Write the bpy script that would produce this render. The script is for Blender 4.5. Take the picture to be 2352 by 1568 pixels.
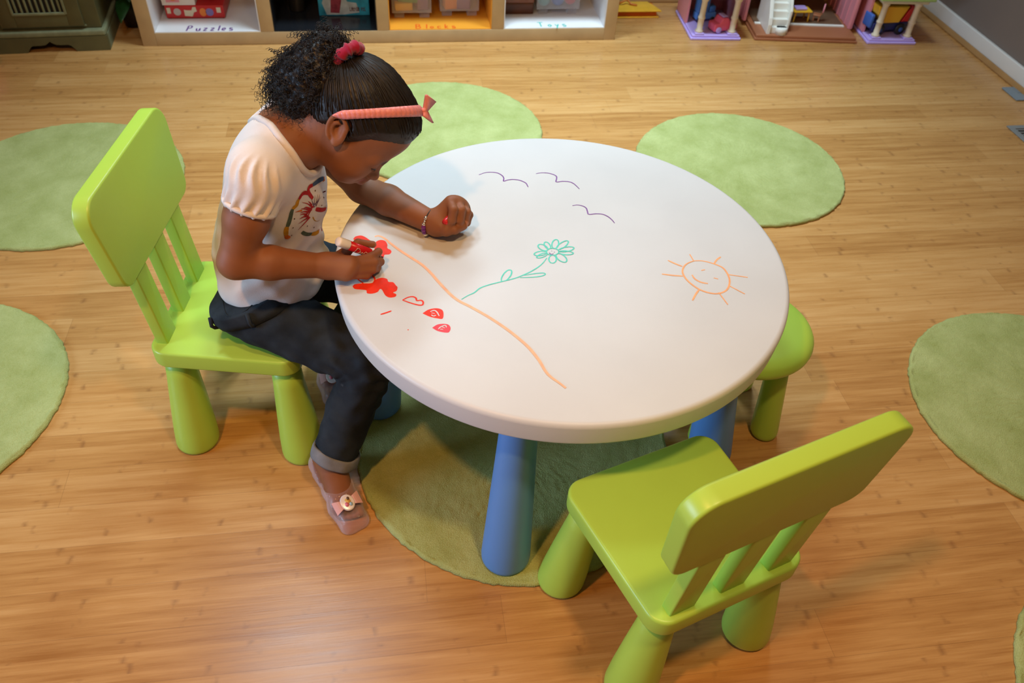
import bpy, bmesh, math, random
import numpy as np
from mathutils import Vector, Matrix
for _o in list(bpy.data.objects): bpy.data.objects.remove(_o)
SC = bpy.context.scene
COL = SC.collection
PI = math.pi
rnd = random.Random(7)
# ------------------------------------------------------------------ camera
cam_d = bpy.data.cameras.new('camera'); cam = bpy.data.objects.new('camera', cam_d); COL.objects.link(cam)
_r, _u, _f = (0.98970, -0.13541, 0.04646), (0.06117, 0.69344, 0.71791), (0.12943, 0.70767, -0.69458)
cam.matrix_world = Matrix(((_r[0], _u[0], -_f[0], 0.0), (_r[1], _u[1], -_f[1], 0.0), (_r[2], _u[2], -_f[2], 1.42705), (0, 0, 0, 1)))
cam_d.sensor_fit = 'HORIZONTAL'; cam_d.sensor_width = 36.0; cam_d.lens = 1872.563 / 2352 * 36.0
cam_d.clip_start = 0.05; cam_d.clip_end = 30
cam_d.dof.use_dof = True; cam_d.dof.focus_distance = 1.48; cam_d.dof.aperture_fstop = 6.0
SC.camera = cam
# ------------------------------------------------------------------ world, light, exposure
W = bpy.data.worlds.new('world'); SC.world = W; W.use_nodes = True
W.node_tree.nodes['Background'].inputs[0].default_value = (0.75, 0.85, 1.0, 1); W.node_tree.nodes['Background'].inputs[1].default_value = 0.1
vs = SC.view_settings
vs.view_transform = 'Standard'; vs.look = 'None'; vs.gamma = 1.0; vs.use_curve_mapping = False; vs.exposure = 0.0
def lamp(name, kind, loc, target, power, col, **kw):
    d = bpy.data.lights.new(name, kind); o = bpy.data.objects.new(name, d); COL.objects.link(o)
    o.location = loc; d.energy = power; d.color = col
    for k, v in kw.items(): setattr(d, k, v)
    o.rotation_euler = (Vector(target) - Vector(loc)).to_track_quat('-Z', 'Y').to_euler()
    return o
WARM = (1.0, 0.46, 0.15); COOL = (0.68, 0.88, 1.0)
lamp('ceiling_downlight', 'AREA', (-0.60, 0.14, 2.5), (-0.40, 0.45, 0), 19, WARM, shape='DISK', size=0.12, spread=2.7)
lamp('ceiling_downlight', 'AREA', (0.52, 0.20, 2.5), (0.55, 0.40, 0), 14, (1.0, 0.66, 0.34), shape='DISK', size=0.16, spread=2.6)
lamp('skylight', 'AREA', (0.16, 2.75, 2.5), (0.20, 2.55, 0), 17, COOL, shape='RECTANGLE', size=0.46, size_y=0.34, spread=1.72)
lamp('skylight', 'AREA', (1.00, 2.75, 2.5), (0.90, 2.55, 0), 17, COOL, shape='RECTANGLE', size=0.46, size_y=0.34, spread=1.72)
lamp('skylight', 'AREA', (-0.55, 1.85, 2.5), (-0.40, 1.70, 0), 6, COOL, shape='RECTANGLE', size=0.40, size_y=0.30, spread=1.6)
lamp('window_light', 'AREA', (-2.85, 0.45, 1.15), (0, 0.75, 0.40), 21, (0.46, 0.70, 1.0), shape='RECTANGLE', size=1.1, size_y=0.8, spread=1.8)
# ------------------------------------------------------------------ helpers
def tag(o, label=None, cat=None, group=None, kind=None):
    if label: o['label'] = label
    if cat: o['category'] = cat
    if group: o['group'] = group
    if kind: o['kind'] = kind
    return o
def empty(name, loc=(0, 0, 0), rz=0.0, label=None, cat=None, group=None):
    o = bpy.data.objects.new(name, None); COL.objects.link(o)
    o.location = loc; o.rotation_euler = (0, 0, rz); o.empty_display_size = 0.05
    return tag(o, label, cat, group)
class MB:
    """collects shapes, builds ONE mesh object"""
    def __init__(s): s.v = []; s.f = []; s.sm = []
    def add(s, verts, faces, smooth=True):
        n = len(s.v); s.v += [tuple(p) for p in verts]
        s.f += [tuple(i + n for i in f) for f in faces]; s.sm += [smooth] * len(faces); return s
    def box(s, x0, y0, z0, x1, y1, z1, b=0.0, M=None):
        if b <= 0:
            v = [(x, y, z) for z in (z0, z1) for y in (y0, y1) for x in (x0, x1)]
            f = [(0, 2, 3, 1), (4, 5, 7, 6), (0, 1, 5, 4), (2, 6, 7, 3), (0, 4, 6, 2), (1, 3, 7, 5)]
            if M is not None: v = [M @ Vector(p) for p in v]
            return s.add(v, f, False)
        bm = bmesh.new(); bmesh.ops.create_cube(bm, size=1)
        for q in bm.verts: q.co = Vector((x0 + (q.co.x + .5) * (x1 - x0), y0 + (q.co.y + .5) * (y1 - y0), z0 + (q.co.z + .5) * (z1 - z0)))
        bmesh.ops.bevel(bm, geom=bm.edges[:], offset=b, segments=3, profile=.5, affect='EDGES')
        bm.verts.index_update()
        v = [(M @ q.co) if M is not None else q.co.copy() for q in bm.verts]; f = [tuple(q.index for q in fc.verts) for fc in bm.faces]
        bm.free(); return s.add(v, f, True)
    def prism(s, pts, z0, z1, b=0.004, seg=4, M=None, sm=True):
        """outline (ccw, xy) extruded z0..z1 with rounded rims"""
        n = len(pts); P = np.array(pts, float)
        e = np.roll(P, -1, 0) - P; e /= np.linalg.norm(e, axis=1)[:, None] + 1e-12
        nr = np.c_[e[:, 1], -e[:, 0]]; vn = nr + np.roll(nr, 1, 0)
        vn /= np.maximum((vn * nr).sum(1), .3)[:, None]
        rings = []
        for k in range(seg + 1):
            a = PI / 2 * k / seg; rings.append((P - vn * b * (1 - math.sin(a)), z0 + b * (1 - math.cos(a))))
        for k in range(seg + 1):
            a = PI / 2 * k / seg; rings.append((P - vn * b * (1 - math.cos(a)), z1 - b * (1 - math.sin(a))))
        V = []
        for R, z in rings: V += [(float(x), float(y), z) for x, y in R]
        F = []
        for k in range(len(rings) - 1):
            for i in range(n): j = (i + 1) % n; F.append((k * n + i, k * n + j, (k + 1) * n + j, (k + 1) * n + i))
        F.append(tuple(range(n))[::-1]); F.append(tuple((len(rings) - 1) * n + i for i in range(n)))
        if M is not None: V = [M @ Vector(p) for p in V]
        return s.add(V, F, sm)
    def lathe(s, prof, seg=40, M=None, cap=True):
        V = []; F = []
        for r, z in prof: V += [(r * math.cos(2 * PI * i / seg), r * math.sin(2 * PI * i / seg), z) for i in range(seg)]
        for k in range(len(prof) - 1):
            for i in range(seg): j = (i + 1) % seg; F.append((k * seg + i, k * seg + j, (k + 1) * seg + j, (k + 1) * seg + i))
        if cap: F.append(tuple(range(seg))[::-1]); F.append(tuple((len(prof) - 1) * seg + i for i in range(seg)))
        if M is not None: V = [M @ Vector(p) for p in V]
        return s.add(V, F, True)
    def tube(s, pts, r, seg=8, closed=False, flat=None):
        P = [Vector(p) for p in pts]; n = len(P); R = r if hasattr(r, '__len__') else [r] * n
        V = []; F = []; up = None
        for i in range(n):
            t = (P[(i + 1) % n] - P[i - 1]) if closed else (P[min(i + 1, n - 1)] - P[max(i - 1, 0)])
            t = t.normalized() if t.length > 1e-9 else Vector((0, 0, 1))
            if up is None: up = t.orthogonal().normalized()
            up = (up - t * up.dot(t)); up = up.normalized() if up.length > 1e-6 else t.orthogonal().normalized()
            sd = t.cross(up)
            for k in range(seg):
                a = 2 * PI * k / seg; V.append(P[i] + (up * math.cos(a) + sd * math.sin(a)) * R[i])
        m = n if closed else n - 1
        for i in range(m):
            for k in range(seg):
                a, b = i * seg + k, i * seg + (k + 1) % seg; c, d = ((i + 1) % n) * seg + (k + 1) % seg, ((i + 1) % n) * seg + k
                F.append((a, b, c, d))
        if not closed: F.append(tuple(range(seg))[::-1]); F.append(tuple((n - 1) * seg + k for k in range(seg)))
        return s.add(V, F, True)
    def sphere(s, c, r, seg=16, ring=10, M=None):
        rr = r if hasattr(r, '__len__') else (r, r, r); V = []; F = []
        V.append((0, 0, -1))
        for k in range(1, ring):
            a = -PI / 2 + PI * k / ring; V += [(math.cos(a) * math.cos(2 * PI * i / seg), math.cos(a) * math.sin(2 * PI * i / seg), math.sin(a)) for i in range(seg)]
        V.append((0, 0, 1)); n = len(V)
        for i in range(seg):
            j = (i + 1) % seg; F.append((0, 1 + j, 1 + i)); F.append((n - 1, n - 1 - seg + i, n - 1 - seg + j))
            for k in range(ring - 2): a = 1 + k * seg; F.append((a + i, a + j, a + seg + j, a + seg + i))
        V = [Vector((p[0] * rr[0], p[1] * rr[1], p[2] * rr[2])) for p in V]
        V = [(M @ p if M is not None else p) + Vector(c) for p in V]
        return s.add(V, F, True)
    def ribbon(s, pts, w, z, closed=False, taper=True):
        """flat pen stroke on a horizontal surface"""
        P = smooth_line(pts, 5); n = len(P); L = []; Rr = []
        for i in range(n):
            a, b = P[max(i - 1, 0)], P[min(i + 1, n - 1)]; dx, dy = b[0] - a[0], b[1] - a[1]; l = math.hypot(dx, dy) + 1e-9
            q = w / 2 * (1 if not taper else (0.55 + 0.45 * min(1, 4 * min(i, n - 1 - i) / n + .2)))
            zi = z + 3e-6 * i; L.append((P[i][0] - dy / l * q, P[i][1] + dx / l * q, zi)); Rr.append((P[i][0] + dy / l * q, P[i][1] - dx / l * q, zi))
        return s.add(L + Rr, [(i, n + i, n + i + 1, i + 1) for i in range(n - 1)], False)
    def build(s, name, mat, parent=None, label=None, cat=None, group=None, kind=None, auto=None):
        me = bpy.data.meshes.new(name); me.from_pydata(s.v, [], s.f); me.update()
        me.polygons.foreach_set('use_smooth', s.sm)
        o = bpy.data.objects.new(name, me); COL.objects.link(o)
        if mat is not None: me.materials.append(mat)
        if parent is not None: o.parent = parent
        if auto:
            bm = bmesh.new(); bm.from_mesh(me)
            for e in bm.edges: e.smooth = not (len(e.link_faces) == 2 and e.calc_face_angle(0) > auto)
            bm.to_mesh(me); bm.free()
        return tag(o, label, cat, group, kind)
def smooth_line(pts, k=5):
    if len(pts) < 3: return [tuple(p) for p in pts]
    P = [pts[0]] + list(pts) + [pts[-1]]; out = []
    for i in range(1, len(P) - 2):
        a, b, c, d = [np.array(q, float) for q in P[i - 1:i + 3]]
        for t in np.arange(k) / k: out.append(tuple(.5 * (2 * b + (c - a) * t + (2 * a - 5 * b + 4 * c - d) * t * t + (3 * b - a - 3 * c + d) * t ** 3)))
    out.append(tuple(pts[-1])); return out
def rrect(x0, y0, x1, y1, r, seg=8):
    return rpoly([(x0, y0), (x1, y0), (x1, y1), (x0, y1)], r, seg)
def rpoly(pts, r, seg=8):
    """ccw polygon with rounded corners"""
    out = []; n = len(pts)
    for i in range(n):
        p, a, b = Vector(pts[i]), Vector(pts[i - 1]), Vector(pts[(i + 1) % n])
        d1, d2 = (a - p).normalized(), (b - p).normalized(); ri = r[i] if hasattr(r, '__len__') else r
        ang = d1.angle(d2); t = min(ri / math.tan(ang / 2), .45 * (a - p).length, .45 * (b - p).length); rr = t * math.tan(ang / 2)
        c = p + (d1 + d2).normalized() * (rr / math.sin(ang / 2)); s, e = p + d1 * t - c, p + d2 * t - c
        a0 = math.atan2(s.y, s.x); da = (math.atan2(e.y, e.x) - a0 + PI) % (2 * PI) - PI
        out += [(c.x + rr * math.cos(a0 + da * k / seg), c.y + rr * math.sin(a0 + da * k / seg)) for k in range(seg + 1)]
    return out
# ------------------------------------------------------------------ materials
def newmat(name):
    m = bpy.data.materials.new(name); m.use_nodes = True; nt = m.node_tree; return m, nt, nt.nodes['Principled BSDF']
def setp(b, **k):
    for n, v in k.items(): b.inputs[n.replace('_', ' ')].default_value = v
def mk(name, col, rough=.5, spec=.5, bump=0, bscale=200, var=0, vscale=6, **kw):
    """plain surface with fine procedural grain and slight colour variation"""
    m, nt, b = newmat(name); N, L = nt.nodes, nt.links
    setp(b, Roughness=rough); b.inputs['Specular IOR Level'].default_value = spec
    for k, v in kw.items(): b.inputs[k.replace('_', ' ')].default_value = v
    tc = N.new('ShaderNodeTexCoord')
    ns = N.new('ShaderNodeTexNoise'); ns.inputs['Scale'].default_value = vscale; ns.inputs['Detail'].default_value = 4; L.new(tc.outputs['Object'], ns.inputs['Vector'])
    cr = N.new('ShaderNodeValToRGB'); c = Vector(col[:3]); v = var if var else .03
    cr.color_ramp.elements[0].position = .3; cr.color_ramp.elements[1].position = .7
    cr.color_ramp.elements[0].color = (*(c * (1 - v)), 1); cr.color_ramp.elements[1].color = (*(c * (1 + v)), 1)
    L.new(ns.outputs['Fac'], cr.inputs['Fac']); L.new(cr.outputs['Color'], b.inputs['Base Color'])
    if bump:
        n2 = N.new('ShaderNodeTexNoise'); n2.inputs['Scale'].default_value = bscale; n2.inputs['Detail'].default_value = 3; L.new(tc.outputs['Object'], n2.inputs['Vector'])
        bp = N.new('ShaderNodeBump'); bp.inputs['Strength'].default_value = bump; bp.inputs['Distance'].default_value = .002; L.new(n2.outputs['Fac'], bp.inputs['Height']); L.new(bp.outputs['Normal'], b.inputs['Normal'])
    return m
def math_node(nt, op, a, b=None, c=None):
    n = nt.nodes.new('ShaderNodeMath'); n.operation = op
    for i, x in enumerate((a, b, c)):
        if x is None: continue
        if isinstance(x, (int, float)): n.inputs[i].default_value = x
        else: nt.links.new(x, n.inputs[i])
    return n.outputs[0]
def floor_mat():
    """narrow-strip bamboo boards running along x"""
    m, nt, b = newmat('bamboo_floor'); N, L = nt.nodes, nt.links
    tc = N.new('ShaderNodeTexCoord'); sx = N.new('ShaderNodeSeparateXYZ'); L.new(tc.outputs['Object'], sx.inputs[0])
    x, y = sx.outputs[0], sx.outputs[1]
    row = math_node(nt, 'FLOOR', math_node(nt, 'DIVIDE', y, .096))
    wn = N.new('ShaderNodeTexWhiteNoise'); wn.noise_dimensions = '1D'; L.new(row, wn.inputs['W'])
    xo = math_node(nt, 'MULTIPLY_ADD', wn.outputs['Value'], 1.9, x)
    colm = math_node(nt, 'FLOOR', math_node(nt, 'DIVIDE', xo, 1.25))
    cv = N.new('ShaderNodeCombineXYZ'); L.new(row, cv.inputs[0]); L.new(colm, cv.inputs[1])
    w2 = N.new('ShaderNodeTexWhiteNoise'); w2.noise_dimensions = '2D'; L.new(cv.outputs[0], w2.inputs['Vector'])
    # strips inside a board
    srow = math_node(nt, 'FLOOR', math_node(nt, 'DIVIDE', y, .0192))
    w3 = N.new('ShaderNodeTexWhiteNoise'); w3.noise_dimensions = '1D'; L.new(srow, w3.inputs['W'])
    # grain streaks
    mp = N.new('ShaderNodeMapping'); mp.inputs['Scale'].default_value = (9, 300, 1); L.new(tc.outputs['Object'], mp.inputs['Vector'])
    g = N.new('ShaderNodeTexNoise'); g.inputs['Scale'].default_value = 1; g.inputs['Detail'].default_value = 5; g.inputs['Roughness'].default_value = .6; L.new(mp.outputs[0], g.inputs['Vector'])
    mp2 = N.new('ShaderNodeMapping'); mp2.inputs['Scale'].default_value = (5.5, 75, 1); L.new(tc.outputs['Object'], mp2.inputs['Vector'])
    g2 = N.new('ShaderNodeTexNoise'); g2.inputs['Scale'].default_value = 1; g2.inputs['Detail'].default_value = 3; L.new(mp2.outputs[0], g2.inputs['Vector'])
    # bamboo nodes: small dark knuckles, staggered per strip
    nx = math_node(nt, 'FRACT', math_node(nt, 'ADD', math_node(nt, 'MULTIPLY', x, 4.6), math_node(nt, 'MULTIPLY', w3.outputs['Value'], 17.0)))
    nd = math_node(nt, 'ABSOLUTE', math_node(nt, 'SUBTRACT', nx, .5))
    knot = N.new('ShaderNodeMapRange'); L.new(nd, knot.inputs[0]); knot.inputs[1].default_value = .0; knot.inputs[2].default_value = .045; knot.inputs[3].default_value = 1; knot.inputs[4].default_value = 0
    kn = N.new('ShaderNodeTexNoise'); kn.inputs['Scale'].default_value = 38; L.new(tc.outputs['Object'], kn.inputs['Vector'])
    kstr = math_node(nt, 'MULTIPLY', knot.outputs[0], N_range(nt, kn.outputs['Fac'], .47, .62))
    # tone
    t = math_node(nt, 'ADD', math_node(nt, 'MULTIPLY', w2.outputs['Value'], .30), math_node(nt, 'MULTIPLY', w3.outputs['Value'], .20))
    t = math_node(nt, 'ADD', t, math_node(nt, 'MULTIPLY', g.outputs['Fac'], .55)); t = math_node(nt, 'ADD', t, math_node(nt, 'MULTIPLY', g2.outputs['Fac'], .75))
    t = math_node(nt, 'SUBTRACT', t, .40)
    cr = N.new('ShaderNodeValToRGB'); e = cr.color_ramp.elements
    e[0].position = .08; e[0].color = (.35, .155, .041, 1); e[1].position = .92; e[1].color = (.64, .378, .148, 1)
    q = cr.color_ramp.elements.new(.5); q.color = (.51, .265, .085, 1)
    L.new(t, cr.inputs['Fac'])
    mx = N.new('ShaderNodeMix'); mx.data_type = 'RGBA'; L.new(math_node(nt, 'MULTIPLY', kstr, .5), mx.inputs[0]); L.new(cr.outputs['Color'], mx.inputs[6]); mx.inputs[7].default_value = (.20, .085, .03, 1)
    # seams
    fy = math_node(nt, 'FRACT', math_node(nt, 'DIVIDE', y, .096)); sy = math_node(nt, 'LESS_THAN', fy, .010)
    fx = math_node(nt, 'FRACT', math_node(nt, 'DIVIDE', xo, 1.25)); s2 = math_node(nt, 'LESS_THAN', fx, .0009)
    seam = math_node(nt, 'MAXIMUM', sy, s2)
    m2 = N.new('ShaderNodeMix'); m2.data_type = 'RGBA'; L.new(math_node(nt, 'MULTIPLY', seam, .35), m2.inputs[0]); L.new(mx.outputs[2], m2.inputs[6]); m2.inputs[7].default_value = (.16, .07, .025, 1)
    L.new(m2.outputs[2], b.inputs['Base Color'])
    rr = math_node(nt, 'MULTIPLY_ADD', g2.outputs['Fac'], .12, .22); L.new(rr, b.inputs['Roughness']); b.inputs['Specular IOR Level'].default_value = .45
    bp = N.new('ShaderNodeBump'); bp.inputs['Strength'].default_value = .12; bp.inputs['Distance'].default_value = .001
    L.new(math_node(nt, 'SUBTRACT', g.outputs['Fac'], seam), bp.inputs['Height']); L.new(bp.outputs['Normal'], b.inputs['Normal'])
    return m
def N_range(nt, s, a, b):
    n = nt.nodes.new('ShaderNodeMapRange'); nt.links.new(s, n.inputs[0]); n.inputs[1].default_value = a; n.inputs[2].default_value = b; return n.outputs[0]
def rug_mat():
    m, nt, b = newmat('green_wool_pile'); N, L = nt.nodes, nt.links
    tc = N.new('ShaderNodeTexCoord')
    a = N.new('ShaderNodeTexNoise'); a.inputs['Scale'].default_value = 9; a.inputs['Detail'].default_value = 6; a.inputs['Roughness'].default_value = .65; L.new(tc.outputs['Object'], a.inputs['Vector'])
    c = N.new('ShaderNodeTexNoise'); c.inputs['Scale'].default_value = 420; c.inputs['Detail'].default_value = 2; L.new(tc.outputs['Object'], c.inputs['Vector'])
    mx = math_node(nt, 'ADD', math_node(nt, 'MULTIPLY', a.outputs['Fac'], .7), math_node(nt, 'MULTIPLY', c.outputs['Fac'], .35))
    cr = N.new('ShaderNodeValToRGB'); e = cr.color_ramp.elements; e[0].position = .34; e[0].color = (.29, .335, .10, 1); e[1].position = .70; e[1].color = (.46, .51, .215, 1)
    L.new(mx, cr.inputs['Fac']); L.new(cr.outputs['Color'], b.inputs['Base Color']); setp(b, Roughness=1.0); b.inputs['Specular IOR Level'].default_value = .05
    b.inputs['Sheen Weight'].default_value = .08; b.inputs['Sheen Roughness'].default_value = .5; b.inputs['Sheen Tint'].default_value = (.8, .95, .6, 1)
    bp = N.new('ShaderNodeBump'); bp.inputs['Strength'].default_value = .55; bp.inputs['Distance'].default_value = .004; L.new(c.outputs['Fac'], bp.inputs['Height']); L.new(bp.outputs['Normal'], b.inputs['Normal'])
    return m
M = {}
M['floor'] = floor_mat()
M['rug'] = rug_mat()
M['lime'] = mk('lime_plastic', (.42, .66, .085), .34, .45, bump=.04, bscale=900)
M['white_top'] = mk('white_laminate', (.62, .64, .655), .42, .35, bump=.05, bscale=350)
M['blue'] = mk('blue_plastic', (.11, .29, .66), .42, .4, bump=.04, bscale=900)
M['wall'] = mk('taupe_wall_paint', (.20, .165, .145), .8, .2, bump=.1, bscale=160)
M['pale_wall'] = mk('cream_wall_paint', (.34, .28, .22), .85, .15, bump=.1, bscale=160)
M['ceil'] = mk('white_ceiling_paint', (.62, .60, .57), .9, .1)
M['trim'] = mk('white_trim_paint', (.72, .72, .70), .45, .4)
M['oak'] = mk('oak_veneer', (.50, .36, .19), .5, .35, bump=.05, bscale=120, var=.07, vscale=14)
# ------------------------------------------------------------------ the room
X0, X1, Y0, Y1, H = -3.0, 2.468, -1.9, 3.60, 2.55
MB().box(X0 - .1, Y0 - .1, -.06, X1 + .1, Y1 + .1, 0).build('floor', M['floor'], kind='structure')
MB().box(X0 - .1, Y0 - .1, H, X1 + .1, Y1 + .1, H + .08).build('ceiling', M['ceil'], kind='structure')
MB().box(X0 - .1, Y1, 0, X1 + .1, Y1 + .1, H).build('wall_back', M['wall'], kind='structure')
MB().box(X1, Y0 - .1, 0, X1 + .1, Y1, H).build('wall_right', M['wall'], kind='structure')
MB().box(X0 - .1, Y0 - .1, 0, X0, Y1, H).build('wall_left', M['pale_wall'], kind='structure')
MB().box(X0, Y0 - .1, 0, X1, Y0, H).build('wall_front', M['pale_wall'], kind='structure')
bx = X1 - .016
MB().box(bx, Y0, 0.002, X1, Y1 - .016, .074, .004).build('baseboard_right', M['trim'], kind='structure')
MB().box(X0, Y1 - .016, .002, X1, Y1, .074, .004).build('baseboard_back', M['trim'], kind='structure')
M['shoe'] = mk('stained_shoe_moulding', (.36, .20, .075), .45, .4, var=.1, vscale=12)
MB().prism(rpoly([(bx - .018, 0), (bx, 0), (bx, .02), (bx - .006, .02)], .004, 3), -(Y1 - .016), -Y0, .001, M=Matrix(((1, 0, 0, 0), (0, 0, -1, 0), (0, 1, 0, 0), (0, 0, 0, 1)))).build('trim_1', M['shoe'], kind='structure')
MB().prism(rpoly([(Y1 - .034, 0), (Y1 - .016, 0), (Y1 - .016, .02), (Y1 - .022, .02)], .004, 3), X0, X1, .001, M=Matrix(((0, 0, 1, 0), (1, 0, 0, 0), (0, 1, 0, 0), (0, 0, 0, 1)))).build('trim_2', M['shoe'], kind='structure')
# ------------------------------------------------------------------ round rugs
def rug_mesh(R, seed):
    rs = np.random.RandomState(seed); h = .011
    nt_, nr = 220, 46
    ph = rs.rand(6) * 6.28
    V = []; F = []
    th = np.arange(nt_) * 2 * PI / nt_
    jag = sum(np.sin(th * k + p) * a for k, p, a in zip((3, 5, 31, 47, 83, 103), ph, (.0012, .001, .0007, .0007, .0007, .0007)))
    rings = [(R * (i / nr) ** .9 if i else 0, h) for i in range(1, nr + 1)]
    rings = [(r - .006 if r > R - .006 else r, z) for r, z in rings] + [(R - .002, h * .8), (R + .0005, h * .4), (R - .001, 0.0008)]
    V.append((0, 0, h))
    for k, (r, z) in enumerate(rings):
        w = max(0, (r / R - .8) * 5); dz = rs.randn(nt_) * .0008 * min(1, r / .10) ** 2 if z >= h else 0 * th
        rr = r + jag * w
        V += list(zip((rr * np.cos(th)).tolist(), (rr * np.sin(th)).tolist(), (z + dz).tolist()))
    for i in range(nt_): F.append((0, 1 + i, 1 + (i + 1) % nt_))
    for k in range(len(rings) - 1):
        for i in range(nt_): j = (i + 1) % nt_; a = 1 + k * nt_; F.append((a + i, a + nt_ + i, a + nt_ + j, a + j))
    return V, F
for k, (x, y, lab) in enumerate([
    (1.128, 2.213, 'pale green round rug right of the table, in front of the dollhouse'),
    (.167, 2.497, 'pale green round rug behind the bent head, in front of the shelf'),
    (-.986, 2.260, 'green round rug partly hidden behind the backrest of the occupied chair'),
    (-1.1185, 1.3726, 'green round rug cut off by the left picture edge, nearest on that side'),
    (1.546, 1.1045, 'olive green round rug on bare boards right of the stool, at the right picture edge'),
    (.2256, 1.1206, 'green round rug lying under the white table and its blue legs'),
    (1.37, .36, 'green round rug of which only a sliver shows in the lower right picture corner')]):
    V, F = rug_mesh(.3418, 20 + k)
    MB().add(V, F).build('round_rug', M['rug'], label=lab, cat='rug', group='round green rugs').location = (x, y, 0)
# ------------------------------------------------------------------ white round table
TX, TY, TH = .3038, 1.1952, .48
tbl = empty('play_table', (TX, TY, 0), 0, 'low round white play table with blue cone legs, covered in marker drawings', 'table')
prof = [(0.0001, .447), (.38, .447), (.385, .4295), (.412, .429)]
for k in range(7): a = PI / 2 * k / 6; prof.append((.415 + .007 * math.sin(a), .436 - .007 * math.cos(a)))
for k in range(9): a = PI / 2 * k / 8; prof.append((.4155 + .0095 * math.cos(a), .4705 + .0095 * math.sin(a)))
prof.append((.0001, .48))
top = MB().lathe(prof, 160, cap=False).build('tabletop', M['white_top'], tbl)
for ang in (249, 338, 170, 72):
    a = math.radians(ang); c, s = math.cos(a), math.sin(a); m = MB()
    pr = [(.0001, .0), (.040, .0), (.0445, .002), (.0475, .007), (.048, .014), (.046, .06), (.0415, .16), (.036, .28), (.031, .40), (.0295, .447), (.0001, .447)]
    V = []; F = []; n = 40
    for r, z in pr:
        ax = .377 - .05 * z / .447 - (0.0 if ang != 170 else .0)
        V += [(ax * c + r * math.cos(2 * PI * i / n), ax * s + r * math.sin(2 * PI * i / n), z + .0105) for i in range(n)]
    for k in range(len(pr) - 1):
        for i in range(n): j = (i + 1) % n; F.append((k * n + i, k * n + j, (k + 1) * n + j, (k + 1) * n + i))
    m.add(V, F); m.build('leg', M['blue'], tbl)
def ink(name, col): return mk(name, col, .5, .3, var=.12, vscale=60)
INK = dict(birds=ink('purple_ink', (.20, .075, .30)), teal=ink('teal_ink', (.10, .62, .50)), orange=ink('orange_ink', (.88, .40, .17)), peach=ink('peach_ink', (.90, .47, .27)), red=ink('red_ink', (.84, .035, .008)), pink=ink('pink_ink', (.80, .06, .085)), gap=M['white_top'])
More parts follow.
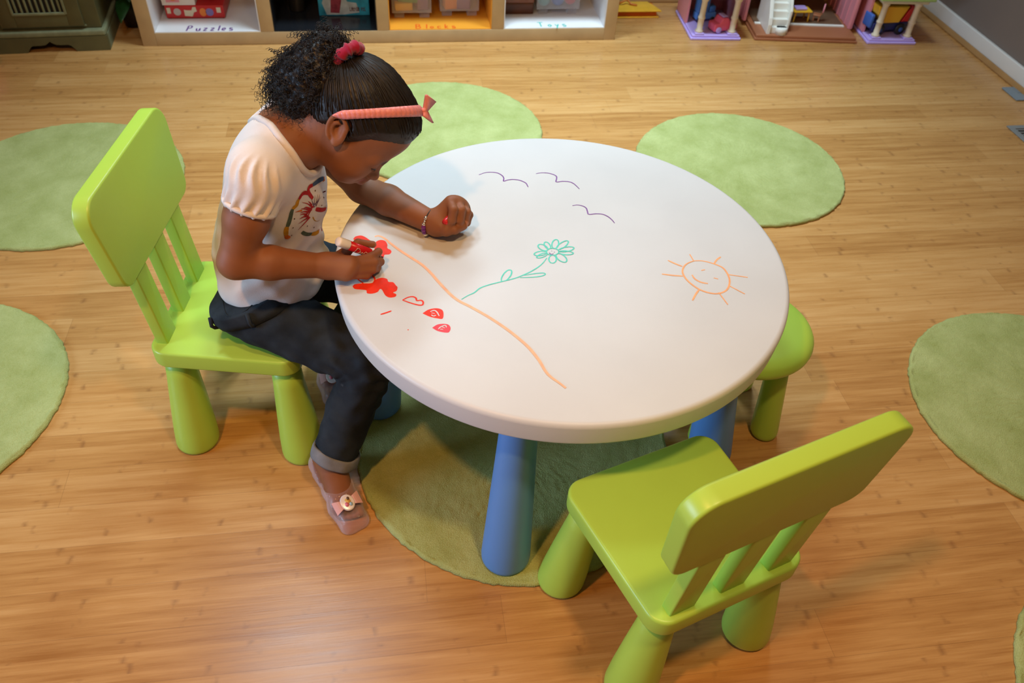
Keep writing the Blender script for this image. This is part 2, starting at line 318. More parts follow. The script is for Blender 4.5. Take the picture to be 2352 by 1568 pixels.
DR = {"birds":[[[-128.7,277.1],[-113.7,284.8],[-99.4,285.2],[-88.0,281.4],[-79.8,271.0],[-77.6,260.3],[-79.4,249.8],[-70.3,253.5],[-58.3,254.8],[-44.7,250.5],[-34.4,240.6],[-32.1,232.1],[-31.4,224.6]],[[-6.7,273.7],[4.6,276.5],[18.7,274.7],[29.7,268.4],[35.1,260.8],[33.8,251.0],[31.1,239.8],[44.0,241.0],[57.9,238.9],[66.1,232.0],[71.2,221.2],[75.0,210.6]],[[48.9,151.8],[59.7,153.4],[69.9,148.9],[75.3,141.5],[75.7,129.8],[76.4,119.7],[91.6,120.4],[104.7,117.7],[113.7,108.8],[119.3,97.0],[121.8,86.5]]],"flower":[[[-201.6,-117.2],[-188.9,-107.5],[-177.6,-101.2],[-165.6,-89.4],[-147.9,-81.5],[-125.3,-74.8],[-99.9,-67.4],[-81.4,-58.6],[-62.2,-46.6],[-44.8,-31.5],[-31.7,-13.3]],[[-125.3,-74.8],[-124.0,-64.7],[-117.4,-51.9],[-108.8,-42.9],[-103.0,-45.3],[-105.3,-56.7],[-112.1,-67.5],[-117.8,-73.5]],[[-81.7,-60.5],[-63.9,-57.3],[-46.4,-56.3],[-42.6,-60.5],[-50.3,-64.9],[-65.4,-66.7],[-89.9,-66.3]],[[-6.0,3.8],[-6.9,1.1],[-8.5,-1.4],[-10.7,-3.4],[-13.4,-4.9],[-16.4,-5.7],[-19.5,-5.8],[-22.4,-5.2],[-25.0,-4.0],[-27.1,-2.1],[-28.6,0.2],[-29.4,2.8],[-29.3,5.6],[-28.4,8.2],[-26.8,10.7],[-24.6,12.8],[-21.9,14.3],[-18.9,15.1],[-15.8,15.2],[-12.8,14.6],[-10.2,13.4],[-8.1,11.5],[-6.6,9.2],[-5.9,6.5],[-6.0,3.8]],[[-13.6,14.9],[-11.2,14.4],[-8.3,16.1],[-5.5,19.6],[-3.0,24.4],[-1.4,29.8],[-0.8,34.9],[-1.3,39.0],[-2.9,41.5],[-5.3,41.9],[-8.2,40.2],[-11.1,36.7],[-13.5,31.8],[-15.1,26.5],[-15.7,21.3],[-15.2,17.3],[-13.6,14.9]],[[-8.7,12.1],[-7.1,10.3],[-3.7,10.4],[1.0,12.5],[6.2,16.2],[11.2,21.0],[15.2,26.1],[17.6,30.9],[18.1,34.4],[16.4,36.3],[13.0,36.2],[8.3,34.1],[3.0,30.3],[-2.0,25.5],[-5.9,20.4],[-8.3,15.7],[-8.7,12.1]],[[-5.9,6.9],[-5.0,4.5],[-1.8,3.0],[3.2,2.5],[9.0,3.1],[15.0,4.7],[20.2,7.2],[23.8,10.1],[25.2,13.0],[24.2,15.4],[21.0,17.0],[16.0,17.5],[10.1,16.8],[4.1,15.2],[-1.1,12.7],[-4.6,9.8],[-5.9,6.9]],[[-6.3,2.4],[-5.8,-0.0],[-3.3,-2.4],[0.8,-4.5],[5.9,-6.0],[11.2,-6.6],[15.8,-6.3],[19.2,-5.1],[20.8,-3.2],[20.3,-0.8],[17.7,1.6],[13.6,3.7],[8.5,5.2],[3.2,5.8],[-1.5,5.5],[-4.8,4.3],[-6.3,2.4]],[[-11.7,-4.0],[-12.9,-7.8],[-12.8,-12.7],[-11.4,-17.9],[-8.8,-22.7],[-5.5,-26.3],[-2.0,-28.2],[1.2,-28.2],[3.6,-26.1],[4.9,-22.4],[4.9,-17.5],[3.4,-12.3],[0.9,-7.5],[-2.4,-3.8],[-6.0,-1.8],[-9.2,-1.9],[-11.7,-4.0]],[[-19.5,-5.8],[-22.3,-6.5],[-25.0,-8.9],[-27.2,-12.6],[-28.5,-17.0],[-28.7,-21.5],[-27.9,-25.4],[-26.0,-28.1],[-23.5,-29.2],[-20.7,-28.5],[-18.0,-26.2],[-15.8,-22.5],[-14.5,-18.1],[-14.2,-13.6],[-15.1,-9.6],[-16.9,-6.9],[-19.5,-5.8]],[[-28.4,-0.2],[-29.4,1.5],[-31.9,2.2],[-35.5,1.8],[-39.7,0.3],[-43.8,-2.0],[-47.2,-4.7],[-49.5,-7.5],[-50.2,-9.9],[-49.2,-11.6],[-46.8,-12.3],[-43.2,-11.9],[-39.0,-10.4],[-34.9,-8.1],[-31.4,-5.4],[-29.2,-2.6],[-28.4,-0.2]],[[-29.4,3.0],[-30.1,5.4],[-32.6,7.1],[-36.5,8.0],[-41.1,7.8],[-45.8,6.7],[-49.9,4.7],[-52.6,2.3],[-53.7,-0.3],[-53.0,-2.6],[-50.5,-4.4],[-46.7,-5.2],[-42.1,-5.0],[-37.4,-3.9],[-33.3,-2.0],[-30.5,0.5],[-29.4,3.0]],[[-25.7,11.9],[-25.0,15.2],[-25.7,19.2],[-27.6,23.1],[-30.4,26.4],[-33.8,28.7],[-37.1,29.4],[-39.9,28.6],[-41.8,26.3],[-42.5,23.0],[-41.8,19.0],[-39.9,15.1],[-37.0,11.8],[-33.7,9.6],[-30.4,8.8],[-27.6,9.6],[-25.7,11.9]],[[-20.9,14.6],[-19.5,17.1],[-18.8,20.7],[-18.9,24.9],[-19.8,29.2],[-21.4,32.7],[-23.4,35.1],[-25.6,35.8],[-27.5,34.9],[-28.9,32.4],[-29.6,28.8],[-29.4,24.5],[-28.5,20.3],[-26.9,16.8],[-24.9,14.5],[-22.8,13.7],[-20.9,14.6]]],"flowerface":[[[-24.5,2.3],[-22.6,-1.9],[-19.7,-2.9],[-16.9,-1.1]],[[-19.4,7.7],[-18.1,6.7]],[[-15.3,3.7],[-13.6,2.7]]],"sun":[[[246.6,-43.5],[262.7,-44.7],[281.5,-54.6],[294.8,-67.3],[298.4,-85.7],[296.2,-104.9],[287.9,-123.3],[276.5,-134.9],[260.2,-139.8],[244.8,-135.4],[231.2,-125.0],[219.9,-106.7],[214.6,-88.7],[215.1,-72.6],[222.6,-58.3],[232.9,-49.1],[246.6,-43.5]],[[244.1,-22.8],[245.9,-42.4]],[[302.1,-35.2],[291.6,-43.6],[282.5,-54.7]],[[196.9,-37.9],[208.8,-49.6],[219.4,-58.1]],[[174.3,-76.8],[193.1,-82.2],[212.2,-86.0]],[[298.6,-88.3],[333.4,-99.2]],[[289.4,-118.7],[311.6,-144.9]],[[264.6,-137.0],[270.5,-170.4]],[[231.4,-125.6],[220.9,-138.1],[209.6,-154.5]],[[251.8,-72.5],[259.3,-70.8]],[[268.6,-95.6],[275.9,-99.4]],[[230.5,-83.6],[232.0,-95.0],[237.9,-103.4],[244.9,-108.1],[252.7,-110.4]]],"hill":[[[-349.3,76.8],[-341.9,78.7],[-331.7,70.9],[-319.6,52.7],[-303.8,31.0],[-284.2,7.7],[-265.0,-15.1],[-250.4,-40.4],[-239.9,-63.3],[-229.5,-84.3],[-217.5,-106.4],[-205.2,-122.4],[-190.8,-135.3],[-171.5,-154.3],[-154.3,-172.9],[-134.4,-197.0],[-116.9,-221.8],[-101.8,-247.2],[-89.7,-276.9],[-83.0,-302.9],[-76.3,-317.1],[-65.9,-330.3],[-56.6,-343.2]]],"redfill":[[[-390.5,-66.6],[-386.7,-60.8],[-374.0,-59.3],[-360.3,-60.4],[-352.4,-57.4],[-348.4,-49.9],[-338.5,-46.7],[-329.7,-50.5],[-327.3,-58.8],[-319.1,-60.7],[-314.5,-69.7],[-311.7,-75.4],[-314.0,-85.0],[-320.0,-89.0],[-314.7,-93.9],[-316.5,-100.4],[-326.2,-101.9],[-333.7,-95.4],[-339.2,-79.9],[-343.0,-78.0],[-347.1,-85.3],[-356.8,-89.0],[-365.5,-86.8],[-366.7,-79.1],[-376.0,-76.3],[-386.7,-73.6]],[[-350.1,54.9],[-345.0,62.8],[-337.5,65.5],[-330.0,61.7],[-326.2,50.3],[-326.5,39.4],[-320.9,33.6],[-319.4,26.7],[-323.7,20.3],[-331.9,19.6],[-333.7,13.1],[-337.1,6.8],[-341.9,11.1],[-345.8,20.7],[-349.7,26.3],[-350.3,41.2]],[[-389.8,71.7],[-385.6,79.7],[-375.6,82.4],[-367.3,77.0],[-357.4,65.1],[-350.9,60.4],[-364.2,53.2],[-380.6,62.7]]],"redline":[[[-372.0,-59.5],[-379.8,-49.0],[-382.4,-41.0],[-377.8,-36.6],[-367.9,-35.8],[-358.1,-38.2],[-352.3,-44.9],[-351.4,-52.8],[-354.4,-60.3]],[[-304.3,-110.6],[-295.4,-104.5],[-286.6,-102.8],[-281.0,-107.2],[-279.4,-114.1],[-272.6,-113.8],[-269.0,-118.5],[-270.4,-125.7],[-277.1,-126.0],[-290.3,-119.7],[-304.3,-110.6]],[[-343.1,-144.7],[-333.0,-141.0],[-324.4,-137.1]],[[-299.0,-186.9],[-297.2,-187.3]]],"hearts":[[[-271.7,-147.9],[-262.6,-140.0],[-252.8,-136.8],[-243.2,-137.6],[-236.9,-143.1],[-235.8,-153.2],[-238.5,-164.3],[-247.0,-163.0],[-259.9,-157.4]],[[-257.6,-185.5],[-248.0,-178.1],[-236.7,-177.4],[-229.4,-180.5],[-226.7,-189.0],[-229.9,-198.4],[-236.5,-199.2],[-249.1,-194.0]]],"heartgap":[[[-258.1,-145.0],[-251.3,-142.4],[-246.8,-147.1],[-243.7,-157.6]],[[-256.8,-153.4],[-253.2,-156.8],[-249.2,-154.9]],[[-256.5,-148.6],[-250.9,-150.5]],[[-247.4,-190.0],[-242.9,-184.9],[-235.1,-182.0],[-233.6,-187.1]],[[-244.2,-190.3],[-239.6,-191.5]],[[-241.0,-185.0],[-236.5,-188.2]]]}
def strokes(name, lines, w, ink_m, label, fills=(), gaps=()):
    m = MB(); z = TH + .0003
    for i, ln in enumerate(lines): m.ribbon([(x / 1000, y / 1000) for x, y in ln], w, z + .00002 * (i % 9))
    for pl in fills: q = smooth_line([(x / 1000, y / 1000) for x, y in pl + pl[:1]], 4)[:-1]; m.add([(x, y, z - .00015) for x, y in q], [tuple(range(len(q)))], False)
    n0 = len(m.f)
    for ln in gaps: m.ribbon([(x / 1000, y / 1000) for x, y in ln], .0022, z + .0003)
    o = m.build(name, ink_m, top, label)
    if gaps:
        o.data.materials.append(M['white_top'])
        for p in o.data.polygons[n0:]: p.material_index = 1
    # the drawings face up
    bm = bmesh.new(); bm.from_mesh(o.data)
    for f in bm.faces:
        if f.normal.z < 0: f.normal_flip()
    bm.to_mesh(o.data); bm.free()
for ln, lb in zip(DR['birds'], ('thin purple bird outline, leftmost', 'thin purple bird outline, in the middle', 'thin purple bird outline, lowest')): strokes('bird_drawing', [ln], .0026, INK['birds'], lb)
strokes('flower_drawing', DR['flower'], .0026, INK['teal'], 'teal outline flower with stem and leaves')
strokes('flower_face_drawing', DR['flowerface'], .0019, INK['birds'], 'tiny purple smiling face in the flower')
strokes('sun_drawing', DR['sun'], .0034, INK['orange'], 'orange smiling sun with rays')
strokes('hill_drawing', DR['hill'], .0055, INK['peach'], 'long wavy peach line')
strokes('butterfly_drawing', DR['redline'][:1], .0032, INK['red'], 'red filled butterfly', DR['redfill'][:1])
strokes('blossom_drawing', [], .003, INK['red'], 'red filled blossom beside the marker', DR['redfill'][1:])
strokes('heart_drawing', DR['redline'][1:2], .003, INK['red'], 'red outline heart')
strokes('dash_drawing', DR['redline'][2:3], .003, INK['red'], 'short red dash')
strokes('dot_drawing', DR['redline'][3:], .003, INK['red'], 'tiny red dot')
strokes('heart_drawing', [], .003, INK['red'], 'larger filled red heart', DR['hearts'][:1], DR['heartgap'][:3])
strokes('heart_drawing', [], .003, INK['pink'], 'small filled pink heart', DR['hearts'][1:], DR['heartgap'][3:])
# ------------------------------------------------------------------ lime chairs
def make_chair(loc, rz, label):
    t = empty('kids_chair', loc, rz, label, 'chair', 'lime green children\'s chairs')
    zs, wf, wb, D = .2853, .1545, .1445, .2925
    MB().prism(rpoly([(-wb, -D / 2), (wb, -D / 2), (wf, D / 2), (-wf, D / 2)], .034, 8), zs - .040, zs, .006, 4).build('seat', M['lime'], t, auto=.9)
    for x0, y0, x1, y1 in ((-.112, .108, -.141, .122), (.112, .108, .141, .122), (-.104, -.106, -.128, -.112), (.104, -.106, .128, -.112)):
        V = []; F = []; n = 36
        pr = [(.0001, .0), (.037, .0), (.0415, .002), (.0445, .007), (.0452, .014), (.0435, .05), (.038, .12), (.031, .20), (.0285, .247), (.0001, .247)]
        for r, z in pr:
            k = z / .247; ax, ay = x1 + (x0 - x1) * k, y1 + (y0 - y1) * k
            V += [(ax + r * math.cos(2 * PI * i / n), ay + r * math.sin(2 * PI * i / n), z + .0008) for i in range(n)]
        for k in range(len(pr) - 1):
            for i in range(n): j = (i + 1) % n; F.append((k * n + i, k * n + j, (k + 1) * n + j, (k + 1) * n + i))
        MB().add(V, F).build('leg', M['lime'], t)
    # backrest board and slats lie in a plane tilted backwards; local (x, v) -> chair
    yr, tn, tb = .1357, .0957, .031; ca = 1 / math.hypot(1, tn); sa = tn * ca
    Mt = Matrix(((1, 0, 0, 0), (0, -sa, ca, -yr), (0, ca, sa, zs), (0, 0, 0, 1)))      # (x, v, depth)
    v0, v1 = (.4555 - zs) / ca, (.6421 - zs) / ca
    bd = rpoly([(-.1665, v0), (.1665, v0), (.1835, v1), (-.1835, v1)], (.030, .030, .040, .040), 9)
    MB().prism(bd, 0, tb, .0045, 4, M=Mt).build('backrest', M['lime'], t, auto=.9)
    for sx in (-.0938, 0, .0938):
        MB().prism(rrect(sx - .0236, -.008, sx + .0236, v0 + .012, .006, 4), .0012, .0235, .003, 3, M=Mt).build('slat', M['lime'], t, auto=.9)
    return t
def dup_tree(o, loc, rz, label):
    c = o.copy(); COL.objects.link(c); c.location = loc; c.rotation_euler = (0, 0, rz); c['label'] = label
    for ch in list(o.children):
        k = ch.copy(); COL.objects.link(k); k.parent = c
    return c
chair0 = make_chair((.4398, .7139, 0), .3096, 'empty lime green children\'s chair in the foreground, backrest turned to the viewer')
chair1 = dup_tree(chair0, (-.3292, 1.3131, 0), -1.7367, 'lime green children\'s chair on the left with a child sitting on it')
# ------------------------------------------------------------------ stool
st = empty('kids_stool', (.722, 1.176, 0), math.radians(-43), 'round lime green children\'s stool half hidden under the right table edge', 'stool')
pr = [(.0001, .238), (.10, .238)]
for k in range(13): a = -PI / 2 + PI * k / 12; pr.append((.106 + .032 * math.cos(a), .262 + .024 * math.sin(a)))
pr += [(.08, .2868), (.0001, .288)]
MB().lathe(pr, 64, cap=False).build('seat', M['lime'], st)
for k in range(4):
    a = PI / 2 * k; c, s = math.cos(a), math.sin(a); V = []; F = []; n = 32
    lp = [(.0001, 0), (.022, 0), (.027, .003), (.0305, .011), (.031, .02), (.029, .07), (.0255, .16), (.0225, .245), (.0001, .245)]
    for r, z in lp:
        ax = .108 - .026 * z / .245; V += [(ax * c + r * math.cos(2 * PI * i / n), ax * s + r * math.sin(2 * PI * i / n), z + .0008) for i in range(n)]
    for q in range(len(lp) - 1):
        for i in range(n): j = (i + 1) % n; F.append((q * n + i, q * n + j, (q + 1) * n + j, (q + 1) * n + i))
    MB().add(V, F).build('leg', M['lime'], st)
# ------------------------------------------------------------------ floor registers by the right wall
M['vent'] = mk('grey_vent_metal', (.22, .235, .235), .45, .5)
M['vdark'] = mk('dark_vent_slot', (.03, .028, .026), .8, .2)
def vent(x0, y0, x1, y1, label, slats):
    t = empty('floor_register', ((x0 + x1) / 2, (y0 + y1) / 2, 0), 0, label, 'floor vent'); w, h = (x1 - x0) / 2, (y1 - y0) / 2
    m = MB(); b = .022
    for a in ((-w, -h, w, -h + b), (-w, h - b, w, h), (-w, -h + b, -w + b, h - b), (w - b, -h + b, w, h - b)): m.box(a[0], a[1], .0008, a[2], a[3], .005, .001)
    m.build('frame', M['vent'], t)
    MB().box(-w + b, -h + b, .0006, w - b, h - b, .0016).build('recess', M['vdark'], t)
    m = MB(); n = slats
    for i in range(n): y = -h + b + (2 * h - 2 * b) * (i + .5) / n; m.box(-w + b, y - .0028, .0014, w - b, y + .0028, .0045)
    m.build('grille', M['vent'], t)
vent(2.228, 2.09, 2.42, 2.416, 'dark slotted floor vent in a grey frame, at the right picture edge', 16)
t = empty('floor_outlet_cover', (2.435, 2.655, 0), 0, 'blue grey metal floor cover plate against the right baseboard', 'floor cover')
MB().prism(rrect(-.05, -.055, .014, .05, .006), .0008, .006, .0015).build('plate', mk('bluegrey_metal', (.20, .25, .29), .45, .5), t)
MB().box(-.012, -.0005, .006, .010, .0005, .0064).build('seam', M['vdark'], t)
# ------------------------------------------------------------------ cube shelf on the back wall
SY, SB = 3.194, 3.574
lined = {'white': mk('white_lining', (.78, .78, .80), .35, .4), 'black': mk('black_gloss_lining', (.012, .013, .016), .18, .5), 'orange': mk('orange_lining', (.80, .33, .03), .4, .35)}
sh = empty('cube_shelf', (0, SY, 0), 0, 'long light oak cube shelf against the back wall with four labelled cubbies', 'shelf')
xs = [(-.926, -.874), (-.480, -.430), (-.034, .013), (.419, .468), (.884, .932)]
dep = SB - SY; z0, z1, zt = .050, .460, .900
for i, (a, b) in enumerate(xs): MB().box(a, 0, 0 if i in (0, 4) else z0, b, dep, zt, .0015).build('side_panel' if i in (0, 4) else 'divider', M['oak'], sh)
xi0, xi1 = xs[0][1], xs[4][0]
MB().box(xi0, 0, 0.001, xi1, dep, z0, .0015).build('bottom_board', M['oak'], sh)
MB().box(xs[0][0], 0, zt, xs[4][1], dep, zt + .05, .0015).build('top_board', M['oak'], sh)
MB().box(xi0, dep - .012, z0, xi1, dep - .002, zt).build('back_panel', M['oak'], sh)
HW = {}
for i, c in enumerate(('white', 'black', 'orange', 'white')):
    a, b = xs[i][1], xs[i + 1][0]
    MB().box(a, .001, z1 - .025, b, dep - .012, z1 + .02, .0015).build('shelf_board', M['oak'], sh)
    m = MB()
    m.box(a + .0006, .001, z0, b - .0006, dep - .013, z0 + .003); m.box(a + .0006, .001, z0 + .003, a + .0035, dep - .016, z1 - .026)
    m.box(b - .0035, .001, z0 + .003, b - .0006, dep - .016, z1 - .026); m.box(a + .0006, dep - .016, z0 + .003, b - .0006, dep - .0125, z1 - .026)
    HW[i] = (m.build('cubby_lining', lined[c], sh, label=c + ' cubby lining'), a, b)
GL = {  # hand lettering, unit height strokes
 'P': [[(0, 0), (.12, 1)], [(.1, 1), (.55, .95), (.5, .6), (.08, .5)]], 'u': [[(0, .5), (.05, .05), (.35, .05), (.42, .5), (.45, 0)]], 'z': [[(0, .5), (.4, .5), (.05, .05), (.45, .05)]],
 'l': [[(.1, 0), (.16, 1)]], 'e': [[(.05, .25), (.4, .3), (.3, .5), (.08, .45), (.05, .1), (.4, .03)]], 's': [[(.4, .48), (.1, .5), (.1, .3), (.4, .22), (.35, .02), (.02, .04)]],
 'B': [[(0, 0), (.05, 1)], [(.05, 1), (.5, .9), (.4, .55), (.05, .52), (.55, .4), (.5, .05), (0, 0)]], 'o': [[(.22, .5), (.02, .25), (.2, .02), (.42, .25), (.22, .5)]], 'c': [[(.42, .45), (.12, .48), (.03, .22), (.15, .03), (.44, .05)]],
 'k': [[(.06, 0), (.1, .95)], [(.42, .55), (.1, .25), (.45, 0)]], 'T': [[(0, .97), (.7, 1)], [(.34, 1), (.36, 0)]], 'y': [[(0, .5), (.2, .12)], [(.42, .5), (.1, -.35)]]}
def lettering(word, x, y, z, h, adv, w, mat, parent, name='hand_lettering', asp=1.0, lab=None):
    m = MB(); cx = x
    for ch in word:
        for ln in GL[ch]: m.ribbon([(cx + p[0] * h * asp, y + p[1] * h) for p in ln], w, z, taper=False)
        cx += adv * (1.35 if ch in 'PBT' else .6 if ch == 'l' else 1)
    o = m.build(name, mat, parent, lab)
    bm = bmesh.new(); bm.from_mesh(o.data)
    for f in bm.faces:
        if f.normal.z < 0: f.normal_flip()
    bm.to_mesh(o.data); bm.free(); return o
lettering('Puzzles', -.758, .010, z0 + .0034, .046, .0265, .0055, ink('violet_marker', (.12, .03, .22)), HW[0][0], asp=.62, lab='the word Puzzles in purple marker')
lettering('Blocks', .118, .008, z0 + .0034, .040, .029, .005, ink('orange_marker', (.75, .10, .01)), HW[2][0], asp=.75, lab='the word Blocks in orange red marker')
lettering('Toys', .612, .012, z0 + .0034, .042, .030, .005, ink('teal_marker', (.05, .48, .40)), HW[3][0], asp=.75, lab='the word Toys in teal marker')
# things in the cubbies ------------------------------------------------
zf = z0 + .0034
def boxthing(name, x0, y0, z_, x1, y1, z2, mat, label, cat, b=.002):
    t = empty(name, ((x0 + x1) / 2, (y0 + y1) / 2, z_), 0, label, cat); w, d, h = (x1 - x0) / 2, (y1 - y0) / 2, z2 - z_
    return t, w, d, h
P_RED = mk('red_card', (.52, .022, .022), .4, .4); P_DRED = mk('dark_red_card', (.30, .012, .012), .45, .4); P_WHITE = mk('white_card', (.72, .66, .60), .5, .3); P_PINK = mk('pink_print', (.72, .28, .33), .5, .3)
P_ORANGE = mk('orange_print', (.75, .22, .04), .5, .3); P_VIOLET = mk('violet_print', (.22, .17, .42), .5, .3); P_CREAM = mk('cream_print', (.66, .60, .44), .5, .3); P_GREY = mk('grey_print', (.5, .45, .42), .5, .3); P_BROWN = mk('brown_print', (.16, .05, .015), .5, .3); P_YEL = mk('yellow_print', (.72, .45, .06), .5, .3)
t, w, d, h = boxthing('puzzle_box', -.845, 3.315, zf, -.625, 3.535, zf + .052, P_RED, 'flat red puzzle box with small printed badges, lowest in the Puzzles cubby', 'puzzle box')
MB().box(-w + .004, -d + .004, 0, w - .004, d - .004, .03, .001).build('box_base', P_DRED, t)
lid = MB().box(-w, -d, .0045, w, d, h, .0015).build('lid', P_RED, t)
yb = -d - .0006
def badge(m, cx, cz, rx, rz_, n=18, y=None):
    y = yb if y is None else y
    return m.add([(cx + rx * math.cos(2 * PI * i / n), y, cz + rz_ * math.sin(2 * PI * i / n)) for i in range(n)], [tuple(range(n))], False)
MB().box(-.104, yb, .022, -.090, yb + .0004, .044).build('printed_badge', P_CREAM, lid, 'cream badge at the left end'); MB().box(.082, yb, .024, .098, yb + .0004, .044).build('printed_badge', P_CREAM, lid, 'cream badge at the right end')
MB().add([(-.04, yb, .012), (-.012, yb, .010), (-.004, yb, .026), (.008, yb, .03), (.005, yb, .047), (-.006, yb, .046), (-.012, yb, .034), (-.028, yb, .034), (-.040, yb, .036)], [tuple(range(9))], False).build('printed_badge', P_CREAM, lid, 'jagged cream badge')
badge(MB(), -.066, .028, .014, .014).build('printed_badge', P_GREY, lid, 'round grey badge'); badge(MB(), .030, .026, .013, .016).build('printed_badge', P_ORANGE, lid, 'round orange badge'); badge(MB(), .055, .026, .015, .015).build('printed_badge', P_VIOLET, lid, 'round violet badge')
t, w, d, h = boxthing('game_box', -.852, 3.317, zf + .0525, -.728, 3.52, zf + .155, P_WHITE, 'white and pink game box standing on the red puzzle box', 'game box')
bd = MB().box(-w, -d, 0, w, d, h, .0015).build('carton', P_WHITE, t)
yb = -d - .0006
MB().box(-.045, yb, .012, .005, yb + .0004, .060).build('printed_picture', P_PINK, bd); m = MB(); badge(m, -.018, .03, .016, .012, y=yb - .0004).build('printed_picture', P_ORANGE, bd, 'orange patch of the printed picture')
m = MB(); badge(m, -.02, .042, .009, .006, y=yb - .0008).build('printed_picture', P_BROWN, bd, 'brown patch of the printed picture')
# dark bag on the red box
bm_ = MB(); V = []
bm_.sphere((0, 0, .055), (.044, .085, .055), 20, 12); bag = empty('drawstring_bag', (-.672, 3.43, zf + .0525), 0, 'crumpled dark bag beside the white game box, on the red puzzle box', 'bag')
bo = bm_.build('bag_body', mk('black_nylon', (.025, .022, .022), .5, .4, bump=.5, bscale=40), bag)
for v in bo.data.vertices:
    q = v.co; s_ = 1 + .10 * math.sin(q.x * 170 + q.z * 90) * math.sin(q.y * 120 + 2); q.x *= s_; q.y *= s_; q.z = max(q.z, .001)
MB().tube([(-.012, -.07, .10), (-.008, -.09, .06), (.004, -.088, .02)], .004, 8).build('drawstring', mk('grey_cord', (.2, .19, .18), .7), bag)
# black cubby
bot = empty('dark_canister', (-.350, 3.40, zf), 0, 'dark metallic canister standing in the black cubby', 'canister')
MB().lathe([(.0001, 0), (.030, 0), (.032, .004), (.032, .15), (.029, .165), (.0001, .165)], 32).build('canister_body', mk('gunmetal', (.06, .055, .05), .3, .5, Metallic=.6), bot)
MB().lathe([(.0001, .1655), (.024, .1655), (.024, .19), (.02, .195), (.0001, .195)], 24).build('cap', mk('brass_cap', (.30, .20, .09), .35, .5, Metallic=.7), bot)
t, w, d, h = boxthing('picture_box', -.262, 3.335, zf, -.062, 3.42, zf + .29, None, 'teal picture box with dark upside-down lettering, in the black cubby', 'box')
bd = MB().box(-w, -d, 0, w, d, h, .0015).build('carton', mk('teal_print', (.03, .27, .36), .4, .4, var=.5, vscale=18), t); yb = -d - .0006
m = MB(); m.add([(-.07, yb, .004), (.0, yb, .004), (.06, yb, .012), (.05, yb, .05), (.015, yb, .055), (-.01, yb, .10), (-.07, yb, .09), (-.085, yb, .05)], [tuple(range(8))], False); m.build('printed_picture', mk('pale_print', (.42, .44, .40), .5, .3, var=.2, vscale=40), bd, 'pale patch of the print')
m = MB(); m.add([(-.055, yb - .0004, .012), (-.02, yb - .0004, .010), (-.008, yb - .0004, .06), (-.012, yb - .0004, .12), (-.045, yb - .0004, .12), (-.05, yb - .0004, .06)], [tuple(range(6))], False); m.build('printed_picture', mk('maroon_print', (.25, .03, .045), .5, .3, var=.3, vscale=60), bd, 'maroon patch of the print')
m = MB()
for i, sh_ in enumerate([(0, 1), (1, 2), (2, 1), (1, 1), (0, 2), (2, 2), None, (1, 1), (2, 1), (0, 1)]):
    if sh_ is None: continue
    x = .022 + i * .0065
    m.box(x, yb - .0008, .018, x + .0018, yb - .0004, .034)
    if sh_[0] != 1: m.box(x + .0018, yb - .0008, .018, x + .0052, yb - .0004, .0202)
    if sh_[0] != 0: m.box(x + .0018, yb - .0008, .0265, x + .0052, yb - .0004, .0287)
    if sh_[1] == 2: m.box(x + .0040, yb - .0008, .018, x + .0055, yb - .0004, .034)
m.build('printed_lettering', mk('dark_red_letters', (.10, .008, .02), .5, .3), bd, 'dark upside-down lettering')
# clear plastic bins
def clear_mat():
    m, nt, b = newmat('clear_plastic'); setp(b, Roughness=.22); b.inputs['Base Color'].default_value = (.80, .78, .80, 1); b.inputs['Specular IOR Level'].default_value = .4
    tr = nt.nodes.new('ShaderNodeBsdfTransparent'); mx = nt.nodes.new('ShaderNodeMixShader'); lw = nt.nodes.new('ShaderNodeLayerWeight'); lw.inputs['Blend'].default_value = .35
    nt.links.new(math_node(nt, 'MULTIPLY_ADD', lw.outputs['Facing'], -.45, .86), mx.inputs['Fac'])
    nt.links.new(b.outputs[0], mx.inputs[1]); nt.links.new(tr.outputs[0], mx.inputs[2]); nt.links.new(mx.outputs[0], nt.nodes['Material Output'].inputs['Surface'])
    return m
M['clear'] = clear_mat()
def toy_mat(n, c): return mk(n, c, .4, .45)
TOY = {'green': toy_mat('green_toy_plastic', (.10, .35, .12)), 'yellow': toy_mat('yellow_toy_plastic', (.80, .48, .03)), 'violet': toy_mat('violet_toy_plastic', (.22, .12, .30)), 'pink': toy_mat('pink_toy_plastic', (.80, .12, .22)), 'orange': toy_mat('orange_toy_plastic', (.78, .30, .08)), 'blue': toy_mat('blue_toy_plastic', (.05, .14, .50)), 'teal': toy_mat('teal_toy_plastic', (.10, .32, .32)), 'red': toy_mat('red_toy_plastic', (.60, .02, .02)), 'sky': toy_mat('sky_blue_toy_plastic', (.10, .28, .72)), 'black': toy_mat('black_toy_rubber', (.015, .015, .017)), 'navy': toy_mat('navy_toy_plastic', (.018, .025, .14)), 'lilac': toy_mat('lilac_toy_plastic', (.52, .40, .85)), 'cream': toy_mat('cream_toy_plastic', (.74, .66, .50)), 'white': toy_mat('white_toy_plastic', (.80, .80, .74)), 'brick': toy_mat('terracotta_toy_plastic', (.36, .135, .06)), 'rose': toy_mat('rose_toy_plastic', (.72, .28, .33)), 'lime': toy_mat('pale_green_toy_plastic', (.36, .56, .19))}
